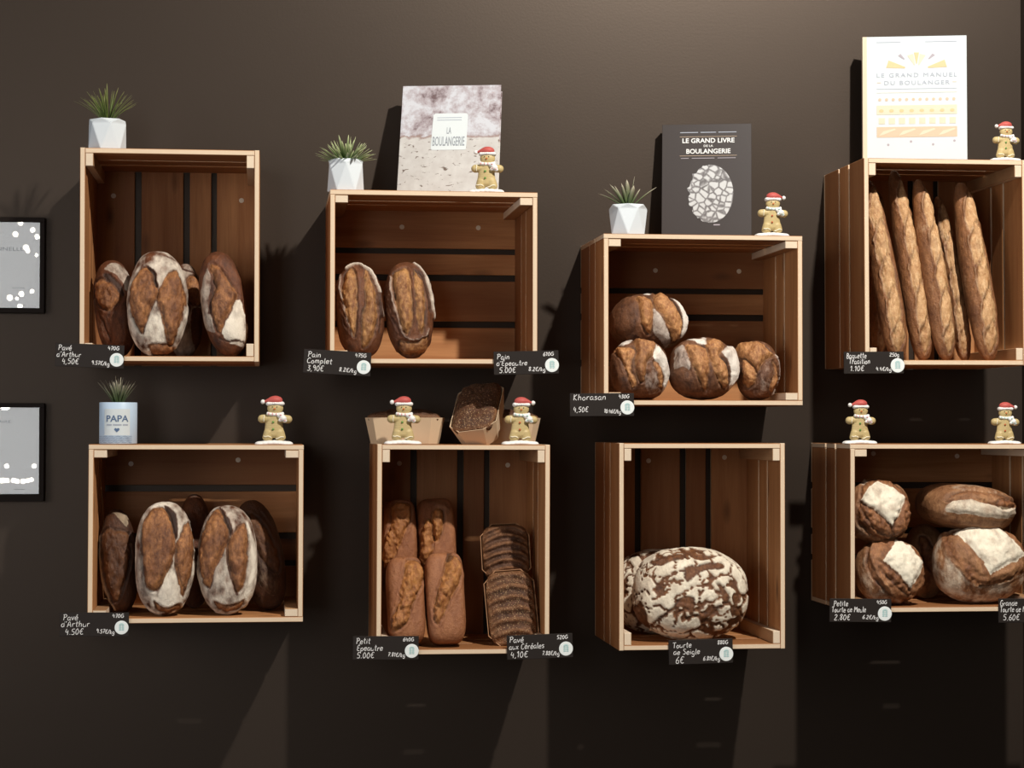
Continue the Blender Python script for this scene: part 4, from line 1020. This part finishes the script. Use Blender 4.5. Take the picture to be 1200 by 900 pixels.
for r_ in range(5):
    b0 = len(wv_); nn = 90
    for i in range(nn+1):
        x = rp*(-1.35+2.2*i/nn); z = h*(0.045+0.034*r_)+0.0009*math.sin(i*0.42+r_*0.6)
        wv_ += [(x, 0, z-0.00035), (x, 0, z+0.00035)]
    for i in range(nn): wf.append([b0+2*i, b0+2*i+2, b0+2*i+3, b0+2*i+1])
link('wave_pattern', wrap(smooth_mesh('wave_pattern', wv_, wf, False), 0, 0, 0.0006), M['blue_line'], pot)

# ------------------------------------------------------------------ books
def book(u, v, k, y, W, H, TH, yaw, lean, label, cover, spine):
    "origin: middle of the bottom front edge of the cover; leans back against the wall"
    p = at(u, v, y); z0 = ctop(k, p.x)
    e = (Matrix.Rotation(R(yaw), 3, 'Z') @ Matrix.Rotation(R(-lean), 3, 'X')).to_euler()
    t = thing('book', (p.x, y, z0+0.0005), label, 'book', 'baking books on the crates', e)
    b = MB(); c = 0.0026
    b.box((-W/2, 0, 0), (W/2, c, H), ch=0.0006); b.box((-W/2, TH-c, 0), (W/2, TH, H), ch=0.0006)
    link('cover', b.mesh('cover', grain=False), M[cover], t)
    b = MB(); b.box((-W/2, 0.0004, 0.0003), (-W/2+c, TH-0.0004, H-0.0003), ch=0.0008); link('spine', b.mesh('spine', grain=False), M[spine], t)
    b = MB(); b.box((-W/2+c, c, 0.003), (W/2-0.004, TH-c, H-0.003), ch=0); link('page_block', b.mesh('page_block', grain=False), M['pages'], t)
    return t
def patch(name, mat, parent, pts, y=-0.0004, thick=0.0004):
    n = len(pts); v = [(x, y-thick, z) for x, z in pts]+[(x, y, z) for x, z in pts]
    f = [list(range(n)), list(range(2*n-1, n-1, -1))]+[[i, n+i, n+(i+1) % n, (i+1) % n] for i in range(n)]
    me = smooth_mesh(name, v, f, False); bm = bmesh.new(); bm.from_mesh(me); bmesh.ops.recalc_face_normals(bm, faces=bm.faces); bm.to_mesh(me); bm.free()
    return link(name, me, M[mat], parent)
def rect(x0, z0, x1, z1): return [(x0, z0), (x1, z0), (x1, z1), (x0, z1)]
# crust-photo book
def book_at(x, y, k, W, H, TH, yaw, lean, *rest):
    t = book(600, 300, k, y, W, H, TH, yaw, lean, *rest)
    t.location = (x, y, ctop(k, x)+0.0008+TH*math.sin(R(lean))); return t
B1W, B1H = 0.249, 0.3055
bk = book_at(0.4401, -0.200, 2, B1W, B1H, 0.034, -11.9, 21.0, 'hardback cookbook with a photo of pale crust on its cover', 'crust_cover', 'white_cover')
zz = lambda d: B1H-d
patch('title_label', 'label_white', bk, [(-0.046, zz(0.182)), (-0.042, zz(0.185)), (0.040, zz(0.185)), (0.043, zz(0.182)), (0.044, zz(0.086)), (0.040, zz(0.081)), (-0.038, zz(0.081)), (-0.043, zz(0.086))])
place_text('lettering', text_mesh('LA', 0.026, width=0.011), M['label_ink'], bk, -0.002, -0.0012, zz(0.139))
place_text('lettering', text_mesh('BOULANGERIE', 0.037, width=0.080, bold=0.004), M['label_ink'], bk, -0.002, -0.0012, zz(0.173))
for d_ in (0.094, 0.101): patch('printed_line', 'pale_ink', bk, rect(-0.033, zz(d_), 0.029, zz(d_)+0.0014), -0.001)
# dark brown book
B2H = 0.3115
bk = book_at(1.111, -0.120, 3, 0.2285, B2H, 0.030, -13.9, 9.6, 'dark brown baking book with a round white loaf on its cover', 'brown_cover', 'brown_cover')
zz = lambda d: B2H-d
place_text('lettering', text_mesh('LE GRAND LIVRE', 0.0172, width=0.133, bold=0.02), M['white_ink'], bk, 0.004, -0.0006, zz(0.0500))
place_text('lettering', text_mesh('DE LA', 0.0080, width=0.024, bold=0.012), M['white_ink'], bk, 0.004, -0.0006, zz(0.0612))
place_text('lettering', text_mesh('BOULANGERIE', 0.0172, width=0.113, bold=0.02), M['white_ink'], bk, 0.004, -0.0006, zz(0.0785))
for d_, w_ in ((0.0340, 0.146), (0.0850, 0.146)): patch('printed_line', 'tan_print', bk, rect(0.004-w_/2, zz(d_), 0.004+w_/2, zz(d_)+0.0008), -0.0003)
for a_, b_ in ((-0.068, -0.022), (-0.016, 0.024), (0.030, 0.076)): patch('printed_line', 'pale_ink', bk, rect(a_, zz(0.0232), b_, zz(0.0212)), -0.0003)
for a_, b_ in ((-0.066, -0.046), (-0.038, 0.020), (0.028, 0.074)): patch('printed_line', 'grey_print', bk, rect(a_, zz(0.0920), b_, zz(0.0905)), -0.0003)
pts = []
for i in range(72):
    a_ = 2*math.pi*i/72; x_ = math.cos(a_); z_ = math.sin(a_); l_ = max(0.0, -x_-0.1)
    wob = 1+l_*(0.05*math.sin(a_*13+1)+0.06*math.sin(a_*23+2)+0.03*math.sin(a_*37))
    pts.append((0.010+x_*(0.058 if x_ > 0 else 0.056)*wob, zz(0.186)+z_*0.077*wob))
patch('printed_loaf', 'loaf_print', bk, pts, -0.0003, 0.0005)
patch('printed_line', 'grey_print', bk, rect(0.018, zz(0.270), 0.034, zz(0.267)), -0.0003)
# white book
B3H = 0.347
bk = book_at(1.6575, -0.130, 4, 0.2649, B3H, 0.034, -12.9, 1.5, 'white baking book with pale printed rows and a sunburst on its cover', 'white_cover', 'cream_spine')
zz = lambda d: B3H-d
patch('hinge_strip', 'cream_spine', bk, rect(-0.1325, 0, -0.1215, B3H), -0.0001, 0.0003)
x0_ = 0.005
place_text('lettering', text_mesh('LE GRAND MANUEL', 0.0152, width=0.204, spacing=1.3), M['pale_ink'], bk, x0_, -0.0006, zz(0.1062))
place_text('lettering', text_mesh('DU BOULANGER', 0.0152, width=0.166, spacing=1.3), M['pale_ink'], bk, x0_, -0.0006, zz(0.1262))
for sx in (-1, 1): patch('printed_line', 'tan_print', bk, rect(x0_+sx*0.096-0.005, zz(0.121), x0_+sx*0.096+0.005, zz(0.1195)), -0.0003)
for (a_, m_, r0, r1, dw) in ((15, 'gold_print', 0.030, 0.078, 9), (48, 'grey_print', 0.046, 0.066, 4), (72, 'cream_print', 0.016, 0.052, 9), (90, 'gold_print', 0.020, 0.056, 7), (108, 'cream_print', 0.016, 0.052, 9), (132, 'grey_print', 0.046, 0.066, 4), (165, 'gold_print', 0.030, 0.078, 9)):
    q = [(x0_+r*math.cos(R(b_)), zz(0.0880)+r*0.82*math.sin(R(b_))) for r, b_ in ((r0, a_-dw*0.5), (r1, a_-dw), (r1, a_+dw), (r0, a_+dw*0.5))]
    patch('sunburst_ray', m_, bk, q, -0.0003)
for d_, m_ in ((0.1372, 'pale_ink'), (0.1470, 'cream_print')): patch('printed_line', m_, bk, rect(x0_-0.102, zz(d_), x0_+0.102, zz(d_)+0.0009), -0.0003)
patch('printed_row', 'cream_print', bk, rect(x0_-0.102, zz(0.2035), x0_+0.102, zz(0.1795)), -0.0003)
patch('printed_row', 'tan_print', bk, rect(x0_-0.102, zz(0.2625), x0_+0.102, zz(0.2355)), -0.0003)
for i in range(12): patch('printed_icon', 'tan_print', bk, [(x0_-0.094+i*0.0171+0.0042*math.cos(q), zz(0.1645)+0.0042*math.sin(q)) for q in np.linspace(0, 6.28, 8, endpoint=False)], -0.0003)
for i in range(8): patch('printed_icon', 'gold_print', bk, [(x0_-0.090+i*0.0257+0.006*math.cos(q), zz(0.1935)+0.0042*math.sin(q)) for q in np.linspace(0, 6.28, 10, endpoint=False)], -0.0009)
for i in range(8): patch('printed_icon', 'cream_print', bk, rect(x0_-0.097+i*0.0257, zz(0.228), x0_-0.081+i*0.0257, zz(0.212)), -0.0003)
for i in range(4):
    bx = x0_-0.097+i*0.0505
    patch('printed_icon', 'cream_print', bk, [(bx, zz(0.2585)), (bx+0.012, zz(0.2560)), (bx+0.044, zz(0.2430)), (bx+0.040, zz(0.2400)), (bx+0.012, zz(0.2465))], -0.0009)
for x_, d_ in ((-0.068, 0.282), (-0.010, 0.274), (0.046, 0.282), (0.100, 0.273)): patch('printed_icon', 'grey_print', bk, [(x_+0.0032*math.cos(q), zz(d_)+0.0032*math.sin(q)) for q in np.linspace(0, 6.28, 10, endpoint=False)], -0.0003)
patch('printed_line', 'pale_ink', bk, rect(x0_-0.102, zz(0.0155), x0_-0.040, zz(0.0140)), -0.0003); patch('printed_line', 'pale_ink', bk, rect(x0_+0.022, zz(0.0155), x0_+0.102, zz(0.0140)), -0.0003)

# ------------------------------------------------------------------ handwriting on the price boards
GL = {
 'P': (.62, [[(.08, 0), (.12, 1)], [(-.05, .92), (.3, 1), (.55, .85), (.5, .6), (.12, .48)]]), 'a': (.6, [[(.48, .5), (.2, .58), (.02, .3), (.15, .03), (.4, .15), (.5, .55)], [(.5, .55), (.48, .1), (.6, .02)]]),
 'v': (.5, [[(0, .55), (.2, 0), (.45, .58)]]), 'u': (.6, [[(.03, .55), (.05, .12), (.25, 0), (.45, .15), (.48, .55)], [(.48, .55), (.5, 0)]]), 'é': (.55, [[(.02, .3), (.48, .35), (.35, .58), (.1, .5), (.02, .2), (.2, 0), (.5, .1)], [(.22, .75), (.42, .95)]]),
 'e': (.55, [[(.02, .3), (.48, .35), (.35, .58), (.1, .5), (.02, .2), (.2, 0), (.5, .1)]]), 'É': (.6, [[(.5, .95), (.15, .9), (.08, .6), (.4, .52), (.08, .45), (.08, .1), (.5, .02)], [(.25, 1.08), (.45, 1.22)]]), 'd': (.6, [[(.45, .5), (.2, .58), (.02, .3), (.15, .02), (.42, .15), (.5, 1)], [(.5, 1), (.48, 0)]]),
 "'": (.22, [[(.1, 1), (.05, .75)]]), 'A': (.7, [[(0, 0), (.3, 1), (.6, 0)], [(.12, .36), (.5, .36)]]), 'r': (.45, [[(.05, .55), (.08, 0)], [(.08, .35), (.22, .55), (.42, .52)]]), 't': (.45, [[(.2, .95), (.2, .1), (.38, .02)], [(0, .62), (.42, .66)]]),
 'h': (.58, [[(.06, 1), (.06, 0)], [(.06, .35), (.25, .58), (.42, .45), (.45, 0)]]), 'i': (.25, [[(.1, .55), (.12, 0)], [(.1, .74), (.14, .8)]]), 'n': (.58, [[(.05, .55), (.07, 0)], [(.07, .35), (.25, .58), (.43, .45), (.46, 0)]]), 'C': (.65, [[(.55, .85), (.3, 1), (.05, .6), (.1, .15), (.35, 0), (.58, .15)]]),
 'o': (.55, [[(.25, .58), (.03, .35), (.1, .05), (.32, .02), (.48, .28), (.25, .58)]]), 'm': (.8, [[(.05, .55), (.07, 0)], [(.07, .38), (.22, .58), (.36, .42), (.37, 0)], [(.37, .38), (.52, .58), (.67, .42), (.7, 0)]]), 'p': (.58, [[(.05, .55), (.07, -.4)], [(.07, .4), (.28, .58), (.48, .32), (.3, .02), (.08, .1)]]), 'l': (.25, [[(.1, 1), (.1, .08), (.22, 0)]]),
 'K': (.65, [[(.08, 1), (.08, 0)], [(.5, .98), (.1, .45), (.55, 0)]]), 's': (.48, [[(.4, .52), (.15, .58), (.08, .4), (.38, .25), (.3, .02), (.03, .05)]]), 'B': (.62, [[(.08, 0), (.1, 1)], [(.1, .98), (.45, .9), (.4, .58), (.1, .52), (.5, .4), (.45, .05), (.08, 0)]]), 'g': (.58, [[(.45, .5), (.2, .58), (.03, .3), (.15, .05), (.42, .15), (.48, .55)], [(.48, .55), (.45, -.3), (.2, -.4), (.05, -.25)]]),
 'q': (.58, [[(.45, .5), (.2, .58), (.03, .3), (.15, .05), (.42, .15), (.48, .55)], [(.48, .55), (.48, -.4)]]), 'T': (.65, [[(-.02, .95), (.6, 1)], [(.3, .97), (.3, 0)]]), 'x': (.5, [[(.02, .55), (.45, 0)], [(.45, .57), (.02, 0)]]), 'c': (.5, [[(.42, .48), (.2, .58), (.03, .3), (.15, .02), (.45, .1)]]), 'S': (.58, [[(.5, .9), (.2, 1), (.08, .75), (.45, .4), (.35, .02), (.03, .1)]]),
 'M': (.85, [[(.05, 0), (.1, 1), (.4, .4), (.7, 1), (.76, 0)]]), 'G': (.65, [[(.55, .85), (.3, 1), (.05, .6), (.1, .15), (.35, 0), (.58, .2), (.58, .45), (.35, .45)]]), 'k': (.52, [[(.06, 1), (.06, 0)], [(.4, .55), (.08, .25), (.45, 0)]]), '/': (.4, [[(.0, -.1), (.35, 1)]]), ',': (.22, [[(.1, .08), (.03, -.15)]]), '.': (.22, [[(.08, .0), (.12, .08)]]), '€': (.6, [[(.55, .9), (.3, 1), (.1, .6), (.15, .15), (.35, 0), (.55, .1)], [(0, .6), (.4, .62)], [(0, .42), (.36, .44)]]),
 '0': (.55, [[(.25, 1), (.04, .6), (.1, .08), (.32, .02), (.48, .5), (.25, 1)]]), '1': (.35, [[(.02, .72), (.2, 1), (.2, 0)]]), '2': (.55, [[(.05, .8), (.25, 1), (.45, .75), (.05, .02), (.5, .04)]]), '3': (.52, [[(.05, .95), (.42, .9), (.18, .55), (.45, .35), (.3, .02), (.02, .08)]]), '4': (.55, [[(.15, 1), (.05, .45), (.48, .45)], [(.38, .75), (.38, -.05)]]), '5': (.55, [[(.48, .98), (.12, .95), (.1, .58), (.42, .5), (.38, .05), (.03, .05)]]),
 '6': (.52, [[(.4, 1), (.08, .5), (.1, .05), (.38, .02), (.45, .4), (.1, .45)]]), '7': (.5, [[(.03, .95), (.46, .97), (.18, 0)], [(.1, .5), (.42, .52)]]), '8': (.52, [[(.25, .55), (.05, .78), (.25, 1), (.43, .78), (.08, .25), (.25, 0), (.45, .25), (.25, .55)]]), '9': (.52, [[(.42, .7), (.2, 1), (.04, .75), (.2, .52), (.42, .7), (.38, 0)]]), ' ': (.35, [])}
def hand(lines, wd=0.00135):
    "lines: (text, x, z, height, slant, width or None); one mesh of flat pen strokes facing -Y"
    v = []; f = []; rnd = random.Random(len(str(lines)))
    for text, x0, z0, hgt, rot, width in lines:
        tot = sum(GL[c][0]+0.1 for c in text); sx = hgt if width is None else width/tot
        x = 0
        for c in text:
            w, st = GL[c]; jz = rnd.uniform(-0.05, 0.05)
            for s in st:
                pl = catmull(s, False, 3) if len(s) > 2 else np.array(s, float)
                q = [(x0+(x+p[0]+0.12*p[1])*sx*math.cos(rot)-((p[1]+jz)*hgt)*math.sin(rot), z0+(x+p[0])*sx*math.sin(rot)+(p[1]+jz)*hgt*math.cos(rot)) for p in pl]
                for i in range(len(q)):
                    a, b = q[max(i-1, 0)], q[min(i+1, len(q)-1)]; d = math.hypot(b[0]-a[0], b[1]-a[1])+1e-9
                    nx, nz = -(b[1]-a[1])/d*wd/2, (b[0]-a[0])/d*wd/2
                    v += [(q[i][0]+nx, 0, q[i][1]+nz), (q[i][0]-nx, 0, q[i][1]-nz)]
                    if i: n_ = len(v); f.append([n_-4, n_-3, n_-1, n_-2])
            x += w+0.1
    return smooth_mesh('handwriting', v, f, False)
TGRP = 'slate price boards on the crate fronts'
def price(k, u0, v0, u1, v1, rot, lines, gram, kg, label):
    y = -DEP-0.0035
    uc, vc = (u0+u1)/2, (v0+v1)/2
    c = at(uc, vc, y); m = mpp(uc, vc, y); W, H = (u1-u0)*m, (v1-v0)*m
    t = thing('price_board', (c.x, y, c.z-H/2), label, 'price tag', TGRP, (0, R(rot), 0))
    b = MB(); b.box((-W/2, -0.0022, 0), (W/2, 0.0022, H), ch=0.0006); link('slate', b.mesh('slate', grain=False), M['slate'], t)
    ls = []; zz = H*0.73
    for i, (s, xf, zf, hh, wf) in enumerate(lines): ls.append((s, -W/2+xf*W, zf*H, hh*H, R(0.5), wf*W if wf else None))
    ls.append((gram, W*0.26, H*0.78, H*0.155, R(1), W*0.17)); ls.append((kg, W*0.03, H*0.15, H*0.16, R(-3), W*0.27))
    for l_ in ls: link('handwriting', hand([l_]), M['chalk'], t).location = (0, -0.0025, 0)
    r_ = 8.2*m; s = link('sticker', disc('sticker', (W*0.395, -0.0026, H*0.37), r_, 0.0008), M['sticker'], t)
    its = []
    for i in range(5):
        for sx in (-1, 1):
            its.append((ball('b', (W*0.395+sx*r_*0.20, -0.0032, H*0.37-r_*0.36+i*r_*0.19), (r_*0.20, 0.0003, r_*0.09), 10, 6), Matrix()))
    its.append((ball('b', (W*0.395, -0.0032, H*0.37+r_*0.52), (r_*0.30, 0.0003, r_*0.12), 10, 6), Matrix()))
    link('emblem', join_meshes('emblem', its), M['teal'], s)
    return t
price(1, 64.5, 403, 145, 431, 2, [('Pavé', .04, .70, .22, .20), ("d'Arthur", .02, .42, .22, .36), ('4,50€', .10, .12, .23, .25)], '470G', '9.57€/kg', "slate price board for the Pavé d'Arthur under the top left crate")
price(2, 355, 411, 434, 439, 3, [('Pain', .06, .68, .22, .20), ('Complet', .05, .42, .22, .38), ('3,90€', .06, .10, .23, .25)], '475G', '8.2€/kg', 'slate price board reading Pain Complet')
price(2, 579, 411.5, 655, 438.5, -1.5, [('Pain', .05, .66, .22, .20), ("d'Épeautre", .04, .38, .22, .48), ('5.00€', .08, .08, .23, .26)], '610G', '8.2€/kg', "slate price board reading Pain d'Épeautre")
price(3, 668, 461, 743, 487.5, -0.5, [('Khorasan', .05, .70, .25, .52), ('4,50€', .05, .18, .22, .24)], '430G', '10.46€/kg', 'slate price board reading Khorasan')
price(4, 989, 412.5, 1059, 437.5, -0.5, [('Baguette', .04, .70, .24, .34), ('Tradition', .08, .44, .24, .36), ('1.10€', .10, .12, .23, .24)], '250g', '4.4€/kg', 'slate price board reading Baguette Tradition')
price(5, 70, 717.5, 151, 746, 0.5, [('Pavé', .05, .68, .24, .22), ("d'Arthur", .02, .40, .24, .42), ('4.50€', .08, .08, .24, .27)], '470G', '9.57€/kg', "slate price board for the Pavé d'Arthur under the lower left crate")
price(6, 413.5, 745.5, 490.5, 773, 0.5, [('Petit', .05, .68, .24, .22), ('Épeautre', .06, .38, .24, .40), ('5.00€', .06, .08, .24, .27)], '640G', '7.81€/kg', 'slate price board reading Petit Épeautre')
price(6, 594.5, 743.5, 671.5, 771.5, -1.5, [('Pavé', .04, .70, .23, .22), ('aux Céréales', .03, .42, .23, .54), ('4,10€', .05, .08, .24, .27)], '520G', '7.88€/kg', 'slate price board reading Pavé aux Céréales')
price(7, 784, 749.5, 859, 777.5, -1.2, [('Tourte', .06, .68, .22, .30), ('de Seigle', .07, .40, .22, .42), ('6€', .10, .06, .27, .14)], '880G', '6.81€/kg', 'slate price board reading Tourte de Seigle')
price(8, 972, 702, 1044, 728.5, 1, [('Petite', .06, .68, .23, .24), ('Tourte de Meule', .03, .42, .23, .56), ('2.80€', .07, .08, .24, .27)], '450G', '6.2€/kg', 'slate price board reading Petite Tourte de Meule')
price(8, 1170, 702, 1243, 729, 0.5, [('Grande', .02, .70, .23, .28), ('Tourte de Meule', .02, .44, .23, .56), ('5.60€', .07, .10, .24, .27)], '900G', '6.2€/kg', 'slate price board cut off at the right edge, reading Grande Tourte de Meule')

# ------------------------------------------------------------------ framed notices on the left
def frame(u1, v0, v1, i1, j0, j1, title, tx, tz, th, tw, lines, label):
    y = -0.022; A = at(u1, v0, y); B = at(u1, v1, y); I = at(i1, j0, y); J = at(i1, j1, y)
    H = A.z-B.z; bw = A.x-I.x; W = H*0.76
    x1 = A.x; t = thing('picture_frame', (x1-W/2, -0.0005, B.z), label, 'frame', 'framed notices on the wall')
    bt, bb = A.z-I.z, J.z-B.z
    b = MB()
    for lo, hi in (((-W/2, -0.022, 0), (W/2, 0, bb)), ((-W/2, -0.022, H-bt), (W/2, 0, H)), ((-W/2, -0.022, bb), (-W/2+bw, 0, H-bt)), ((W/2-bw, -0.022, bb), (W/2, 0, H-bt))): b.box(lo, hi, ch=0.0008)
    link('frame_border', b.mesh('frame_border', grain=False), M['frame'], t)
    b = MB(); b.box((-W/2+bw, -0.008, bb), (W/2-bw, -0.004, H-bt), ch=0); pp = link('printed_sheet', b.mesh('printed_sheet', grain=False), M['print_paper'], t)
    o = link('lettering', text_mesh(title, th, align='RIGHT', width=tw, extrude=0.0001), M['grey_ink'], pp); o.location = (W/2-tx, -0.0085, tz*H)
    for (xr, wl, z_) in lines: patch('printed_line', 'grey_ink', pp, rect(W/2-xr-wl, z_*H, W/2-xr, z_*H+0.0011), -0.0082, 0.0002)
    b = MB(); b.box((-W/2+bw, -0.0180, bb), (W/2-bw, -0.0160, H-bt), ch=0); link('glass_pane', b.mesh('glass_pane', grain=False), M['glass'], t)
    return t
frame(52.5, 255, 367, 46.8, 260.3, 361, 'TRADITIONNELLE', 0.052, 0.655, 0.0125, 0.155, [(0.050, 0.030, 0.262), (0.048, 0.012, 0.085)], 'dark picture frame with a pale notice, upper one at the left edge')
frame(52.0, 472.5, 587.5, 46.0, 477.5, 579, 'SAVOIR-FAIRE', 0.082, 0.80, 0.0085, 0.095, [(0.048, 0.026, 0.118)], 'dark picture frame with a pale notice, lower one at the left edge')

# ------------------------------------------------------------------ light: one spot near the ceiling, the shop's small lamps, soft room light, added fills
def light(name, typ, loc, power, radius, col=(1, 1, 1), target=None, **kw):
    l = bpy.data.lights.new(name, typ); l.energy = power; l.shadow_soft_size = radius; l.color = col
    for a, b in kw.items(): setattr(l, a, b)
    o = bpy.data.objects.new(name, l); COL.objects.link(o); o.location = loc
    if target is not None: o.rotation_euler = (Vector(target)-Vector(loc)).to_track_quat('-Z', 'Y').to_euler()
    return o
KEY = (1.70, -2.80, ZO+2.80)
light('ceiling_spot', 'SPOT', KEY, 710, 0.055, (1.0, 0.95, 0.875), (1.0, 0, ZO+0.30), spot_size=R(95), spot_blend=0.9)
def area(name, loc, target, sx, sy, power, col):
    l = bpy.data.lights.new(name, 'AREA'); l.shape = 'RECTANGLE'; l.size = sx; l.size_y = sy; l.energy = power; l.color = col
    o = bpy.data.objects.new(name, l); COL.objects.link(o); o.location = loc
    o.rotation_euler = (Vector(target)-Vector(loc)).to_track_quat('-Z', 'Y').to_euler(); return o
area('window_fill', (-1.30, -6.3, ZO+0.40), (-1.30, 0, ZO+0.40), 0.9, 1.9, 22, (0.94, 0.97, 1.0))
area('window_fill', (-3.6, -4.0, ZO+0.5), (0.6, 0, ZO+0.0), 2.0, 2.2, 66, (1.0, 0.93, 0.86))  # added warm fill, far left so its reflection stays off the wall
dl = bpy.data.lights.new('left_daylight_fill', 'AREA'); dl.shape = 'RECTANGLE'; dl.size = 1.0; dl.size_y = 2.0; dl.energy = 12; dl.color = (0.55, 0.75, 1.0)  # unseen cool fill added on the left to tint left-facing sides blue
do = bpy.data.objects.new('left_daylight_fill', dl); COL.objects.link(do); do.location = (-3.1, -1.6, ZO+0.3); do.rotation_euler = (R(90), 0, R(-75))
def mirror_lamp(u, v, r, e):
    p = at(u, v, -0.017); d = (p-CAMP).normalized(); d.y = -d.y
    q = p+d*4.6
    light('shop_lamp', 'POINT', q, e, r, (1.0, 0.92, 0.75))
for (u, v, s) in ((24, 261.5, 1), (38.5, 269.5, 1), (18, 274.5, 1.1), (43.5, 277.5, 1), (30.5, 290, 1.2), (32.5, 294, 0.9), (25, 344.5, 1.1), (37.5, 341.5, 0.9), (11.5, 349, 1.2), (23.5, 359, 1.1), (20, 350, 0.7), (43, 299, 0.7)):
    mirror_lamp(u, v, 0.0115*s, 0.20*s)
for (u, v, s) in ((4, 478, 1.0), (8, 478, 1), (3, 563, 1.1), (8, 563, 1), (16, 563, 1), (20, 564, 1), (27, 564, 1), (33, 563, 0.9), (37, 562, 0.8), (8, 546, 0.9), (40, 546, 0.9)):
    mirror_lamp(u, v, 0.0115*s, 0.20*s)
w = bpy.data.worlds.new('room_light'); sc.world = w; w.use_nodes = True
bg = w.node_tree.nodes['Background']; bg.inputs[0].default_value = (1.0, 0.92, 0.82, 1); bg.inputs[1].default_value = 0.075
vs = sc.view_settings; vs.view_transform = 'Standard'; vs.look = 'None'; vs.exposure = 0; vs.gamma = 1; vs.use_curve_mapping = False
